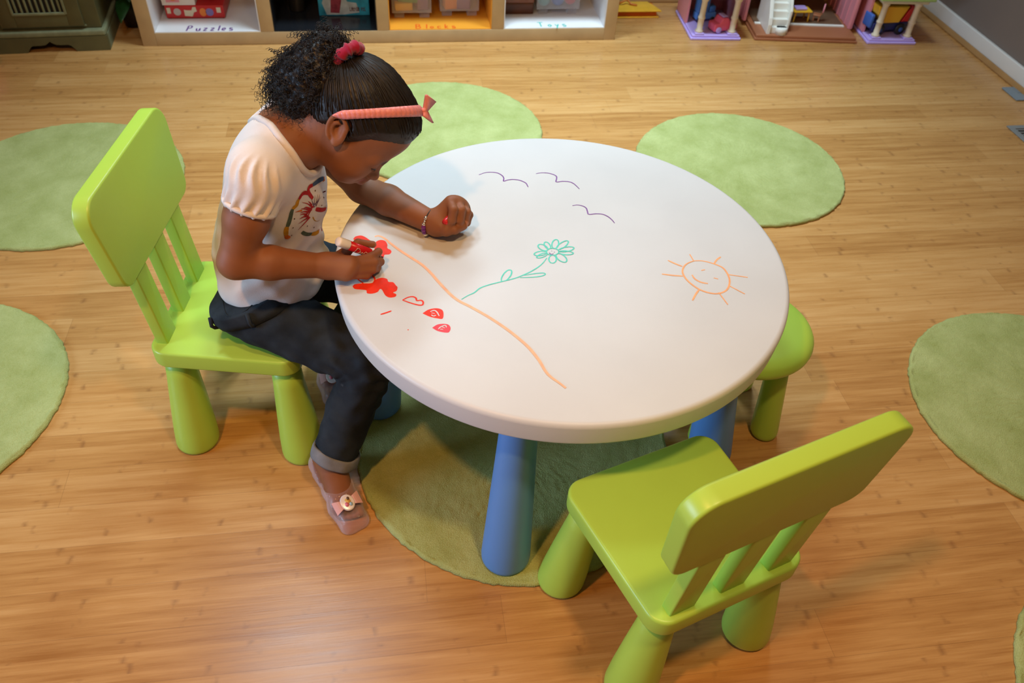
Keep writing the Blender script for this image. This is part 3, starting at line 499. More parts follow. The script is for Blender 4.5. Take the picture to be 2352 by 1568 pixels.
def open_bin(x0, y0, x1, y1, h, label):
    t = empty('clear_bin', ((x0 + x1) / 2, (y0 + y1) / 2, zf), 0, label, 'bin'); w, d = (x1 - x0) / 2, (y1 - y0) / 2; k = .0022
    m = MB(); f = .022
    m.box(-w, -d, f, w, d, f + k); m.box(-w, -d, f, w, -d + k, h); m.box(-w, d - k, f, w, d, h); m.box(-w, -d, f, -w + k, d, h); m.box(w - k, -d, f, w, d, h)
    m.build('tub', M['clear'], t)
    m = MB().prism(rrect(-w - .006, -d - .006, w + .006, d + .006, .012), h, h + .006, .002); m.build('rim', M['clear'], t)
    for sx in (-1, 1):
        for sy in (-1, 1): MB().box(sx * (w - .028) - .02, sy * (d - .02) - .016, 0, sx * (w - .028) + .02, sy * (d - .02) + .016, f, .003).build('foot', M['clear'], t)
def toy_block(loc, s, c, label, rz=0):
    m = MB().box(-s[0] / 2, -s[1] / 2, 0, s[0] / 2, s[1] / 2, s[2], .003); o = m.build('toy_block', TOY[c], None, label, 'toy block'); o.location = loc; o.rotation_euler = (0, 0, rz); return o
for x0, x1, y0, lab in ((.028, .186, 3.30, 'clear plastic bin of blocks on the left of the orange cubby'), (.222, .380, 3.315, 'clear plastic bin of blocks on the right of the orange cubby'), (.622, .800, 3.325, 'clear plastic bin of small toys in the Toys cubby')): open_bin(x0, y0, x1, y0 + .2, .16, lab)
zb_ = zf + .0245
for x, y, z, s, c, lab, r in [(.075, 3.33, 0, (.07, .03, .03), 'yellow', 'yellow block at the bottom of the left bin', .1), (.095, 3.34, .031, (.08, .04, .05), 'green', 'green block above the yellow one in the left bin', -.2), (.148, 3.345, 0, (.045, .05, .07), 'violet', 'dark violet block in the left bin', .2), (.11, 3.345, .082, (.08, .04, .05), 'teal', 'teal block at the top of the left bin', 0.1),
    (.262, 3.35, 0, (.05, .05, .06), 'orange', 'orange block in the right bin of the orange cubby', .25), (.322, 3.35, 0, (.055, .05, .055), 'violet', 'violet block in the right bin of the orange cubby', -.2), (.33, 3.355, .057, (.06, .04, .04), 'pink', 'pink block in the right bin of the orange cubby', .3), (.265, 3.36, .062, (.05, .05, .04), 'green', 'green block in the right bin of the orange cubby', 0)]: toy_block((x, y, zb_ + z), s, c, lab, r)
for x, y, z, r, c, lab in [(.655, 3.36, .028, .028, 'teal', 'teal ball low in the Toys bin'), (.715, 3.362, .028, .028, 'blue', 'blue ball in the middle of the Toys bin'), (.768, 3.37, .026, .026, 'red', 'red ball in the Toys bin'), (.75, 3.37, .078, .026, 'green', 'green ball on top in the Toys bin'), (.678, 3.37, .082, .027, 'yellow', 'yellow ball on top in the Toys bin')]:
    o = MB().sphere((0, 0, 0), r, 24, 14).build('toy_ball', TOY[c], None, lab, 'toy ball'); o.location = (x, y, zb_ + z)
wb_ = empty('wooden_box', (.542, 3.42, zf), 0, 'dark brown wooden box in the Toys cubby, left of the clear bin', 'box')
DW = mk('dark_wood', (.10, .028, .008), .4, .4, var=.25, vscale=20); MB().prism(rrect(-.068, -.09, .068, .09, .008), .0, .045, .003).build('box_base', DW, wb_); MB().prism(rrect(-.07, -.092, .07, .092, .008), .0455, .10, .004).build('lid', mk('red_brown_wood', (.20, .06, .018), .4, .4, var=.2, vscale=18), wb_)
# ------------------------------------------------------------------ yellow folder on the floor beside the shelf
fo = empty('file_folder', (1.03, 3.45, 0), .0, 'thick yellow folder on the floor between the shelf and the dollhouse', 'folder')
YF = mk('yellow_card', (.76, .42, .03), .5, .3, var=.1, vscale=25)
MB().prism(rrect(-.09, -.045, .150, .06, .003), .0008, .005, .001).build('back_cover', YF, fo)
MB().box(-.088, -.03, .0055, .140, .058, .026).build('paper_stack', mk('orange_red_pages', (.60, .13, .012), .6, .3), fo)
MB().prism(rpoly([(-.09, -.045), (.158, -.045), (.145, .0), (.12, .06), (-.09, .06)], .003), .0265, .031, .001).build('front_cover', YF, fo)
MB().tube([(-.02, .03, .034), (.0, .02, .048), (.02, .035, .05), (.035, .02, .036), (.06, .01, .034)], .0045, 8).build('cord', mk('orange_cord', (.62, .20, .03), .6), fo)
# ------------------------------------------------------------------ olive cabinet
OL = mk('olive_paint', (.105, .10, .042), .55, .35, bump=.15, bscale=60, var=.18, vscale=9); OE = mk('worn_olive_edge', (.20, .22, .125), .55, .35, var=.2, vscale=25)
cb = empty('cabinet', (-1.236, 3.152, 0), .06, 'distressed olive green cabinet with slatted door at the left end of the back wall', 'cabinet')
w = .197
MB().box(-w + .012, .022, .0785, w - .012, .36, .85, .003).build('carcass', OL, cb)
MB().prism(rrect(-w, 0, w, .37, .010), .056, .078, .006, 4).build('base_moulding', OE, cb)
c0_, hw_ = -.006, .086
ap = [(-w, 0), (-w, .0555), (w, .0555), (w, 0), (c0_ + hw_, 0)]
ap += [(c0_ + hw_ - .026 * k / 5, .026 * math.sin(PI / 2 * k / 5)) for k in range(1, 6)] + [(c0_ + .035, .026), (c0_ + .018, .028), (c0_ + .008, .034), (c0_, .040), (c0_ - .008, .034), (c0_ - .018, .028), (c0_ - .035, .026)] + [(c0_ - hw_ + .026 * (5 - k) / 5, .026 * math.cos(PI / 2 * k / 5)) for k in range(0, 6)]
me_bm = bmesh.new(); vs_ = [me_bm.verts.new((x, .0, z + .0005)) for x, z in ap]; fc = me_bm.faces.new(vs_); ex = bmesh.ops.extrude_face_region(me_bm, geom=[fc])
for g in ex['geom']:
    if isinstance(g, bmesh.types.BMVert): g.co.y += .022
bmesh.ops.triangulate(me_bm, faces=[f for f in me_bm.faces if len(f.verts) > 4]); bmesh.ops.recalc_face_normals(me_bm, faces=me_bm.faces); me_bm.verts.index_update()
m = MB(); m.add([v.co.copy() for v in me_bm.verts], [tuple(v.index for v in f.verts) for f in me_bm.faces], False); me_bm.free(); m.build('apron', OL, cb)
for sx in (-1, 1): MB().box(w - .012 if sx > 0 else -w, .0225, .0005, w if sx > 0 else -w + .012, .36, .055).build('side_apron', OE, cb)
fx0, fx1, fz0, fz1 = -.098, .079, .094, .83
dr = MB()
for a_ in ((fx0 - .052, fz0, fx0, fz1), (fx1, fz0, fx1 + .052, fz1), (fx0, fz0, fx1, fz0 + .048), (fx0, fz1 - .05, fx1, fz1)): dr.box(a_[0], .006, a_[1], a_[2], .0215, a_[3], .002)
door = dr.build('door', OL, cb)
m = MB()
for a_ in ((fx0 - .005, fz0 + .044, fx0 + .004, fz1 - .05), (fx1 - .004, fz0 + .044, fx1 + .005, fz1 - .05), (fx0, fz0 + .042, fx1, fz0 + .052)): m.box(a_[0], .003, a_[1], a_[2], .010, a_[3], .002)
m.build('bead', OE, door)
for k in range(9): x = fx0 + .010 + k * .0185; MB().box(x, .008, fz0 + .050, x + .0075, .016, fz1 - .05, .0015).build('slat', OE, door)
MB().box(fx0, .0205, fz0 + .048, fx1, .0213, fz1 - .05).build('slat_shade_sheet', M['vdark'], door)  # thin dark sheet stands in for the shade behind the slats
m = MB(); m.box(fx0 - .056, .017, .088, fx1 + .056, .0215, .0925); m.box(fx0 - .057, .017, .088, fx0 - .0535, .0215, .83); m.build('door_frame_line', OE, cb)
MB().prism(rrect(-w, 0, w, .37, .010), .8505, .88, .006).build('cabinet_top', OE, cb)
# ------------------------------------------------------------------ plant between cabinet and shelf
pl = empty('houseplant', (-.990, 3.40, 0), 0, 'dark leafy houseplant squeezed between the cabinet and the shelf', 'plant')
MB().lathe([(.0001, 0), (.04, 0), (.048, .06), (.052, .10), (.046, .10), (.042, .09), (.0001, .09)], 28).build('pot', mk('black_pot', (.02, .018, .016), .5), pl)
LF = mk('dark_green_leaf', (.018, .085, .022), .4, .45, var=.25, vscale=30); STM = mk('plant_stem', (.03, .045, .018), .6)
def leaf(p, dirv, L_, Wd, droop):
    V = []; F = []; d_ = Vector(dirv).normalized(); s_ = d_.cross(Vector((0, 0, 1))).normalized()
    for i in range(9):
        t_ = i / 8; c = Vector(p) + d_ * L_ * t_ + Vector((0, 0, -droop * t_ * t_)); ww = Wd * math.sin(PI * t_ ** .8) + .0004
        V += [c - s_ * ww + Vector((0, 0, .25 * ww)), c, c + s_ * ww + Vector((0, 0, .25 * ww))]
    for i in range(8): F += [(3 * i, 3 * i + 1, 3 * i + 4, 3 * i + 3), (3 * i + 1, 3 * i + 2, 3 * i + 5, 3 * i + 4)]
    o = MB().add(V, F).build('leaf', LF, pl); md = o.modifiers.new('t', 'SOLIDIFY'); md.thickness = .0008
for a, z, L_, el in [(-95, .22, .10, -.1), (-60, .16, .10, .0), (-130, .30, .12, .2), (-80, .38, .13, .3), (100, .34, .1, .3), (-75, .30, .07, .1), (120, .36, .1, .2), (-100, .12, .13, -.2)]:
    a = math.radians(a); c = Vector((.012 * math.cos(a), .02 * math.sin(a), z)); MB().tube([(0, 0, .09), c * .6 + Vector((0, 0, .05)), c], .003, 6).build('stem', STM, pl)
    leaf(c, (.45 * math.cos(a), math.sin(a), el), L_, .028, .03)
o = MB().sphere((0, 0, 0), .052, 28, 18).build('ball', toy_mat('hot_pink_rubber', (.75, .06, .25)), None, 'hot pink ball cut off by the left picture edge, in front of the cabinet', 'ball'); o.location = (-1.437, 3.015, .052)
# ------------------------------------------------------------------ dollhouse
dh = empty('dollhouse', (1.75, 3.20, 0), -.11, 'open pink plastic dollhouse with lilac wing floors, brown porch and white stairs', 'dollhouse')
def rr_box(m, x0, y0, x1, y1, z0_, z1_, r=.006, b=.002): return m.prism(rrect(x0, y0, x1, y1, r, 4), z0_, z1_, b, 3)
m = MB(); rr_box(m, -.215, -.055, .228, .22, .0005, .010); rr_box(m, -.209, -.049, .222, .21, .010, .022); m.build('porch_base', TOY['brick'], dh)
m = MB(); m.box(-.19, .075, .0225, .20, .37, .026); m.build('room_floor', mk('shaded_wood_print', (.15, .085, .048), .5, .3, var=.2, vscale=14), dh); MB().box(-.19, .058, .0225, .20, .0745, .027).build('floor_edge', TOY['white'], dh)  # brown carries the room's shade in its colour; the slab above casts too little
MB().box(-.20, .375, .01, .21, .385, .42).build('back_wall', mk('wood_print', (.20, .075, .03), .5, .3, var=.3, vscale=20), dh)
MB().box(-.22, .14, .262, .21, .374, .27).build('upper_floor', TOY['rose'], dh)
# white stairs
m = MB(); ns = 8
for k in range(ns): m.box(-.150, -.030 + .020 * k, .0222, -.078, -.010 + .020 * k, .022 + .026 * (k + 1), .0015)
stt = m.build('stairs', TOY['white'], dh)
m = MB()
m.prism([(-.038, .0222), (.13, .0222), (.13, .30), (.115, .30), (-.03, .085), (-.038, .06)], -.166, -.150, .002, 2, M=Matrix(((0, 0, 1, 0), (1, 0, 0, 0), (0, 1, 0, 0), (0, 0, 0, 1))), sm=False); m.build('stringer', TOY['white'], stt)
m = MB(); m.prism([(-.015, .0222), (.13, .0222), (.13, .30), (.115, .30), (-.015, .11)], -.078, -.068, .002, 2, M=Matrix(((0, 0, 1, 0), (1, 0, 0, 0), (0, 1, 0, 0), (0, 0, 0, 1))), sm=False); m.build('stringer', TOY['white'], stt)
MB().lathe([(.0001, .0222), (.024, .0222), (.024, .046), (.022, .048), (.0001, .048)], 24, M=Matrix.Translation((-.102, -.028, 0))).build('bottom_step', TOY['white'], stt)
# wings
def wing(name, cx, cy, rz, flip):
    g = bpy.data.objects.new(name, None); COL.objects.link(g); g.parent = dh; g.location = (cx, cy, 0); g.rotation_euler = (0, 0, rz)
    m = MB(); rr_box(m, -.108, -.10, .108, .19, .0005, .010); rr_box(m, -.102, -.094, .102, .184, .010, .019); m.build('wing_floor', TOY['lilac'], g)
    for x in (-.070, .070):
        m = MB(); T_ = Matrix.Translation((x, -.072, 0)); m.box(x - .02, -.092, .0195, x + .02, -.052, .026, .002); m.build('column_foot', TOY['lilac'], g)
        MB().lathe([(.0001, .0262), (.017, .0262), (.017, .033), (.012, .036), (.0125, .08), (.015, .083), (.015, .088), (.012, .092), (.0115, .15), (.016, .158), (.017, .168), (.0001, .168)], 20, M=T_).build('column', TOY['cream'], g)
    m = MB(); m.box(-.10, -.095, .1685, .10, -.05, .185, .002); m.build('lintel', TOY['cream'], g)
    m = MB(); rr_box(m, -.118, -.112, .118, .19, .1855, .198); rr_box(m, -.11, -.104, .11, .18, .198, .210); m.build('roof_slab', TOY['lime'], g)
    m = MB(); m.box(-.105, .172, .0195, .105, .182, .185); m.box((.095 if not flip else -.105), -.02, .0195, (.105 if not flip else -.095), .17, .185); m.box((-.105 if not flip else .095), .03, .0195, (-.095 if not flip else .105), .17, .185); m.build('wing_wall', TOY['rose'], g)
    return g
wing('left_wing', -.388, .030, .05, False); wing('right_wing', .375, .05, .04, True)
m = MB(); m.box(-.235, .09, .022, -.222, .34, .36, .002)
for k in range(5): m.box(-.238, .10 + k * .05, .022, -.219, .112 + k * .05, .36, .002)
m.build('side_wall', TOY['rose'], dh)
m = MB(); m.box(.215, .04, .022, .228, .34, .36, .002)
for k in range(6): m.box(.211, .045 + k * .05, .022, .232, .057 + k * .05, .36, .002)
sw = m.build('side_wall', TOY['rose'], dh); MB().box(.2135, .13, .13, .2148, .165, .22).build('toy_window', M['vdark'], sw)
# toys in the dollhouse (things of their own)
dM = Matrix.Translation((1.75, 3.20, 0)) @ Matrix.Rotation(-.11, 4, 'Z')
def dpos(x, y, z): return tuple(dM @ Vector((x, y, z)))
def wheels(t, pts, r, wd, mat, name='wheel'):
    for x, y, z in pts: MB().lathe([(.0001, -wd / 2), (r * .8, -wd / 2), (r, -wd / 4), (r, wd / 4), (r * .8, wd / 2), (.0001, wd / 2)], 20, M=Matrix.Translation((x, y, z)) @ Matrix.Rotation(PI / 2, 4, 'X')).build(name, mat, t)
t = empty('toy_wagon', dpos(-.410, .085, .0205), .15, 'blue toy truck on the left lilac floor of the dollhouse', 'toy truck')
MB().box(-.045, -.02, .012, .045, .02, .04, .003).build('chassis', TOY['sky'], t); MB().box(-.043, -.019, .0405, .008, .019, .10, .003).build('cargo_box', TOY['sky'], t); MB().box(.012, -.018, .0405, .04, .018, .065, .004).build('cab', TOY['sky'], t)
wheels(t, [(-.03, -.022, .011), (.03, -.022, .011), (-.03, .022, .011), (.03, .022, .011)], .011, .006, TOY['black'])
t = empty('toy_car', dpos(-.350, -.008, .0205), .25, 'pink toy convertible on the left lilac floor of the dollhouse', 'toy car')
m = MB().prism(rpoly([(-.055, 0), (.055, 0), (.058, .018), (.04, .03), (.02, .032), (.008, .052), (-.02, .054), (-.032, .034), (-.055, .032)], .006, 4), -.026, .026, .004, 3, M=Matrix(((1, 0, 0, 0), (0, 0, -1, 0), (0, 1, 0, .006), (0, 0, 0, 1)))); m.build('car_body', TOY['pink'], t)
wheels(t, [(-.033, -.027, .013), (.034, -.027, .013), (-.033, .027, .013), (.034, .027, .013)], .013, .008, TOY['lilac'])
MB().box(-.018, -.020, .0605, .006, .020, .066, .003).build('roof_panel', TOY['lilac'], t)
t = empty('toy_dump_truck', dpos(.365, .035, .0205), .08, 'yellow and navy toy dump truck under the right green roof of the dollhouse', 'toy truck')
MB().box(-.08, -.03, .018, .085, .03, .050, .004).build('chassis', TOY['navy'], t); MB().box(-.098, -.028, .03, -.081, .028, .085, .006).build('cab', TOY['blue'], t)
m = MB().prism([(-.045, .051), (.035, .051), (.062, .118), (-.085, .125), (-.078, .09)], -.036, .036, .004, 3, M=Matrix(((1, 0, 0, 0), (0, 0, -1, 0), (0, 1, 0, 0), (0, 0, 0, 1))), sm=False); m.build('dump_bed', TOY['yellow'], t)
m = MB().prism([(.050, .051), (.082, .051), (.098, .115), (.078, .118)], -.03, .03, .004, 3, M=Matrix(((1, 0, 0, 0), (0, 0, -1, 0), (0, 1, 0, 0), (0, 0, 0, 1))), sm=False); m.build('tailgate', TOY['red'], t)
wheels(t, [(-.05, -.036, .024), (.05, -.036, .024), (-.05, .036, .024), (.05, .036, .024)], .024, .014, TOY['black'])
for x in (-.05, .05): MB().lathe([(.0001, 0), (.010, 0), (.009, .002), (.0001, .002)], 16, M=Matrix.Translation((x, -.0431, .024)) @ Matrix.Rotation(PI / 2, 4, 'X')).build('hub', TOY['blue'], t)
t = empty('toy_table', dpos(.012, .108, .0275), 0, 'little orange yellow toy table in the middle of the dollhouse', 'toy table')
MB().prism(rrect(-.042, -.03, .042, .03, .006), .042, .047, .0015).build('tabletop', TOY['yellow'], t)
for x in (-.03, .03):
    for y in (-.02, .02): MB().tube([(x * 1.1, y * 1.1, 0), (x, y, .042)], .0035, 8).build('leg', TOY['yellow'], t)
o = MB().prism(rrect(-.03, -.018, .02, .018, .005), 0, .010, .003).build('toy_cake', TOY['lilac'], None, 'lilac and pink toy food on the little toy table', 'toy food'); o.location = dpos(.012, .108, .0750)
t = empty('toy_chair', dpos(.090, .112, .0275), -.5, 'little rose backed toy chair beside the toy table', 'toy chair')
MB().box(-.016, -.016, .022, .016, .016, .028, .002).build('seat', TOY['brick'], t); MB().lathe([(.0001, 0), (.018, 0), (.020, .003), (.018, .006), (.0001, .006)], 20, M=Matrix.Translation((.018, 0, .055)) @ Matrix.Rotation(PI / 2, 4, 'Y')).build('backrest', TOY['rose'], t)
MB().box(.016, -.006, .0285, .0195, .006, .04).build('back_post', TOY['brick'], t)
for x in (-.011, .011):
    for y in (-.011, .011): MB().box(x - .003, y - .003, 0, x + .003, y + .003, .022).build('leg', TOY['brick'], t)
# ------------------------------------------------------------------ smooth signed-distance modelling (for the child)
def smin(a, b, k):
    if k <= 0: return np.minimum(a, b)
    h = np.maximum(k - np.abs(a - b), 0) / k; return np.minimum(a, b) - h * h * k * .25
def smax(a, b, k): return -smin(-a, -b, k)
def A3(p): return np.array(p, dtype=np.float64)
def cone(a, b, r1, r2):
    a, b = A3(a), A3(b); ba = b - a; l2 = ba @ ba; rr = r1 - r2; a2 = l2 - rr * rr; il2 = 1 / l2
    def f(P):
        pa = P - a; y = pa @ ba; z = y - l2; x = pa * l2 - y[..., None] * ba; x2 = (x * x).sum(-1); y2 = y * y * l2; z2 = z * z * l2
        k = np.sign(rr) * rr * rr * x2
        d1 = np.sqrt(x2 + z2) * il2 - r2; d2 = np.sqrt(x2 + y2) * il2 - r1; d3 = (np.sqrt(np.maximum(x2 * a2 * il2, 0)) + y * rr) * il2 - r1
        return np.where(np.sign(z) * a2 * z2 > k, d1, np.where(np.sign(y) * a2 * y2 < k, d2, d3))
    return f
def ball(c, r): c = A3(c); return lambda P: np.sqrt(((P - c) ** 2).sum(-1)) - r
def ell(c, r, R=None):
    """ellipsoid; R: 3x3 whose ROWS are the local axes"""
    c, r = A3(c), A3(r)
    def f(P):
        q = P - c
        if R is not None: q = q @ R.T
        k0 = np.sqrt(((q / r) ** 2).sum(-1)); k1 = np.sqrt(((q / (r * r)) ** 2).sum(-1)) + 1e-9; return k0 * (k0 - 1) / k1
    return f
def half(p, n): p, n = A3(p), A3(n) / np.linalg.norm(n); return lambda P: (P - p) @ n
def chain(pts, rs): return [cone(pts[i], pts[i + 1], rs[i], rs[i + 1] + 1e-6) for i in range(len(pts) - 1)]
def schain(pts, rs): return [sc(f) for f in chain(pts, rs)]
class SDF:
    def __init__(s): s.ops = []
    def add(s, f, k=.012): s.ops.append((1, f, k)); return s
    def addc(s, fs, k=.012, kk=None):
        g = fs[0] if len(fs) == 1 else (lambda P, fs=fs, q=(.004 if kk is None else kk): __import__('functools').reduce(lambda a, b: smin(a, b, q), [f(P) for f in fs]))
        return s.add(g, k)
    def sub(s, f, k=.004): s.ops.append((-1, f, k)); return s
    def cut(s, f, k=.002): s.ops.append((0, f, k)); return s           # intersect
    def warp(s, f): s.ops.append((2, f, 0)); return s                  # add f(P) to the distance
    def __call__(s, P, ops=None):
        d = np.full(P.shape[:-1], 9.0)
        for o, f, k in (s.ops if ops is None else ops):
            if o == 1: d = smin(d, f(P), k)
            elif o == -1: d = smax(d, -f(P), k)
            elif o == 0: d = smax(d, f(P), k)
            else: d = d + f(P)
        return d
def cull(S, c, rad):
    """only the shapes that can matter inside a ball"""
    c1 = c[None]; vals = [f(c1)[0] if o == 1 else None for o, f, k in S.ops]
    mn = min(v for v in vals if v is not None); out = []
    for (o, f, k), v in zip(S.ops, vals):
        if o == 1:
            if v < mn + 3.2 * rad + 2 * k + .01: out.append((o, f, k))
        elif o == -1:
            if f(c1)[0] < 2.2 * rad + k + .005: out.append((o, f, k))
        elif o == 0:
            if f(c1)[0] > -2.2 * rad - k - .005: out.append((o, f, k))
        else: out.append((o, f, k))
    return out
def polygonise(S, lo, hi, h, B=24):
    """surface nets over the blocks that touch the surface"""
    lo = A3(lo); n = np.ceil((A3(hi) - lo) / h).astype(int); nb = (n + B - 1) // B; KV = []; VV = []; QQ = []
    dim = nb * B + 4
    rad = B * h * .87
    bi = np.stack(np.meshgrid(*[np.arange(k) for k in nb], indexing='ij'), -1).reshape(-1, 3)
    cen = lo + (bi + .5) * B * h; act = np.abs(S(cen)) < rad * 1.5 + .012
    ar = np.arange(-1, B + 1); G = np.stack(np.meshgrid(ar, ar, ar, indexing='ij'), -1)
    corner = [(i, j, k) for i in (0, 1) for j in (0, 1) for k in (0, 1)]
    edges = [(a, b) for a in range(8) for b in range(a + 1, 8) if sum(abs(np.array(corner[a]) - corner[b])) == 1]
    m = B + 1                                                  # cells per axis incl. overlap
    for b, c in zip(bi[act], cen[act]):
        ops = cull(S, c, rad)
        if not any(o[0] == 1 for o in ops): continue
        base = b * B; P = lo + (G + base) * h; D = S(P, ops)
        if D.min() > 0 or D.max() < 0: continue
        cd = [D[i:i + m, j:j + m, k:k + m] for i, j, k in corner]
        sg = sum((q < 0).astype(int) for q in cd); mask = (sg > 0) & (sg < 8)
        ci = np.argwhere(mask)
        if not len(ci): continue
        vals = np.stack([q[mask] for q in cd], -1); acc = np.zeros((len(ci), 3)); cnt = np.zeros(len(ci))
        for a, e in edges:
            va, ve = vals[:, a], vals[:, e]; x = (va < 0) != (ve < 0); t = np.where(x, va / np.where(x, va - ve, 1), 0)
            acc += np.where(x[:, None], np.array(corner[a]) + t[:, None] * (np.array(corner[e]) - np.array(corner[a])), 0); cnt += x
        pos = lo + (ci - 1 + base + acc / cnt[:, None]) * h
        key = lambda q: ((q[:, 0] + base[0]) * dim[1] + q[:, 1] + base[1]) * dim[2] + q[:, 2] + base[2]
        KV.append(key(ci)); VV.append(pos)
        neg = D < 0
        for ax in range(3):
            s0 = [slice(1, B + 1)] * 3; s1 = list(s0); s0[ax] = slice(1, B + 1); s1[ax] = slice(2, B + 2)
            s0[ax] = slice(0 + 1, B + 1)
            if True:
                # edges owned by grid points 0..B-1 of this block; array index +1; last edge needs index B+1 -> skip to previous owner
                s0[ax] = slice(0, B + 1); s1[ax] = slice(1, B + 2)
            e0, e1 = neg[tuple(s0)], neg[tuple(s1)]; ix = np.argwhere(e0 != e1)
            if not len(ix): continue
            flip = e0[tuple(ix.T)]
            off = [1, 1, 1]; off[ax] = 0; ix = ix + np.array(off)          # array point index
            own = (ix[:, ax] >= 1) | (base[ax] == 0) if False else np.ones(len(ix), bool)
            u, v = (ax + 1) % 3, (ax + 2) % 3
            q = []
            for du, dv in ((0, 0), (1, 0), (1, 1), (0, 1)):
                cc = ix.copy(); cc[:, u] -= du; cc[:, v] -= dv; q.append(cc)
            ok = np.ones(len(ix), bool)
            for cc in q: ok &= ((cc >= 0) & (cc < m)).all(1)
            ids = np.stack([key(cc) for cc in q], -1); ids[~flip] = ids[~flip][:, ::-1]; QQ.append(ids[ok])
    K = np.concatenate(KV); V = np.concatenate(VV); Q = np.concatenate(QQ)
    uk, first = np.unique(K, return_index=True); V = V[first]
    Q = np.unique(Q, axis=0) if False else Q
    srt = np.sort(Q, 1); _, fi = np.unique(srt, axis=0, return_index=True); Q = Q[fi]
    pos = np.searchsorted(uk, Q); pos = np.clip(pos, 0, len(uk) - 1); good = (uk[pos] == Q).all(1)
    return V, pos[good]
def sdf_object(name, S, lo, hi, h, mat, parent, label=None, smooth=0):
    V, Q = polygonise(S, lo, hi, h)
    if smooth:
        for _ in range(smooth):
            acc = np.zeros_like(V); cnt = np.zeros(len(V))
            for a in range(4):
                i, j = Q[:, a], Q[:, (a + 1) % 4]
                np.add.at(acc, i, V[j]); np.add.at(acc, j, V[i]); np.add.at(cnt, i, 1); np.add.at(cnt, j, 1)
            V = V * .5 + .5 * acc / np.maximum(cnt, 1)[:, None]
    me = bpy.data.meshes.new(name); me.vertices.add(len(V)); me.vertices.foreach_set('co', V.ravel())
    me.loops.add(len(Q) * 4); me.loops.foreach_set('vertex_index', Q.ravel().astype(np.int32)); me.polygons.add(len(Q))
    me.polygons.foreach_set('loop_start', np.arange(len(Q), dtype=np.int32) * 4); me.update(calc_edges=True); me.validate()
    me.polygons.foreach_set('use_smooth', np.ones(len(me.polygons), bool))
    o = bpy.data.objects.new(name, me); COL.objects.link(o); me.materials.append(mat); o.parent = parent; tag(o, label)
    return o, V
def attr(o, name, vals):
    a = o.data.attributes.new(name, 'FLOAT', 'POINT'); a.data.foreach_set('value', np.asarray(vals, np.float32)[:len(o.data.vertices)])
# ------------------------------------------------------------------ child materials
def skin_mat():
    m, nt, b = newmat('brown_skin'); N, L = nt.nodes, nt.links
    tc = N.new('ShaderNodeTexCoord'); ns = N.new('ShaderNodeTexNoise'); ns.inputs['Scale'].default_value = 22; ns.inputs['Detail'].default_value = 5; L.new(tc.outputs['Object'], ns.inputs['Vector'])
    cr = N.new('ShaderNodeValToRGB'); e = cr.color_ramp.elements; e[0].position = .3; e[0].color = (.235, .088, .038, 1); e[1].position = .7; e[1].color = (.285, .112, .050, 1); L.new(ns.outputs['Fac'], cr.inputs['Fac'])
    cur = cr.outputs['Color']
    for nm, c in (('lip', (.30, .085, .065, 1)), ('nail', (.60, .27, .19, 1)), ('brow', (.035, .012, .006, 1))):
        at = N.new('ShaderNodeAttribute'); at.attribute_name = nm; mx = N.new('ShaderNodeMix'); mx.data_type = 'RGBA'
        L.new(at.outputs['Fac'], mx.inputs[0]); L.new(cur, mx.inputs[6]); mx.inputs[7].default_value = c; cur = mx.outputs[2]
    L.new(cur, b.inputs['Base Color']); setp(b, Roughness=.56); b.inputs['Specular IOR Level'].default_value = .32
    b.inputs['Subsurface Weight'].default_value = .12; b.inputs['Subsurface Radius'].default_value = (.6, .25, .12); b.inputs['Subsurface Scale'].default_value = .006
    n2 = N.new('ShaderNodeTexNoise'); n2.inputs['Scale'].default_value = 520; n2.inputs['Detail'].default_value = 2; L.new(tc.outputs['Object'], n2.inputs['Vector'])
    bp = N.new('ShaderNodeBump'); bp.inputs['Strength'].default_value = .12; bp.inputs['Distance'].default_value = .0006; L.new(n2.outputs['Fac'], bp.inputs['Height']); L.new(bp.outputs['Normal'], b.inputs['Normal'])
    return m
M['skin'] = skin_mat()
M['hair'] = mk('dark_brown_hair', (.0095, .0068, .0058), .48, .38, var=.35, vscale=90)
M['shirt'] = mk('white_cotton_jersey', (.74, .69, .66), .85, .15, bump=.25, bscale=900); M['denim'] = None
def denim_mat():
    m, nt, b = newmat('charcoal_denim'); N, L = nt.nodes, nt.links; tc = N.new('ShaderNodeTexCoord')
    a = N.new('ShaderNodeTexNoise'); a.inputs['Scale'].default_value = 16; a.inputs['Detail'].default_value = 6; L.new(tc.outputs['Object'], a.inputs['Vector'])
    cr = N.new('ShaderNodeValToRGB'); e = cr.color_ramp.elements; e[0].position = .35; e[0].color = (.013, .018, .024, 1); e[1].position = .75; e[1].color = (.032, .042, .053, 1); L.new(a.outputs['Fac'], cr.inputs['Fac'])
    at = N.new('ShaderNodeAttribute'); at.attribute_name = 'seam'; mx = N.new('ShaderNodeMix'); mx.data_type = 'RGBA'; L.new(at.outputs['Fac'], mx.inputs[0]); L.new(cr.outputs['Color'], mx.inputs[6]); mx.inputs[7].default_value = (.10, .115, .13, 1)
    L.new(mx.outputs[2], b.inputs['Base Color']); setp(b, Roughness=.9); b.inputs['Specular IOR Level'].default_value = .15
    wv = N.new('ShaderNodeTexNoise'); wv.inputs['Scale'].default_value = 700; L.new(tc.outputs['Object'], wv.inputs['Vector']); bp = N.new('ShaderNodeBump'); bp.inputs['Strength'].default_value = .35; bp.inputs['Distance'].default_value = .001
    w2 = N.new('ShaderNodeTexNoise'); w2.inputs['Scale'].default_value = 30; w2.inputs['Detail'].default_value = 3; L.new(tc.outputs['Object'], w2.inputs['Vector'])
    L.new(math_node(nt, 'MULTIPLY_ADD', w2.outputs['Fac'], 2.5, wv.outputs['Fac']), bp.inputs['Height']); L.new(bp.outputs['Normal'], b.inputs['Normal']); return m
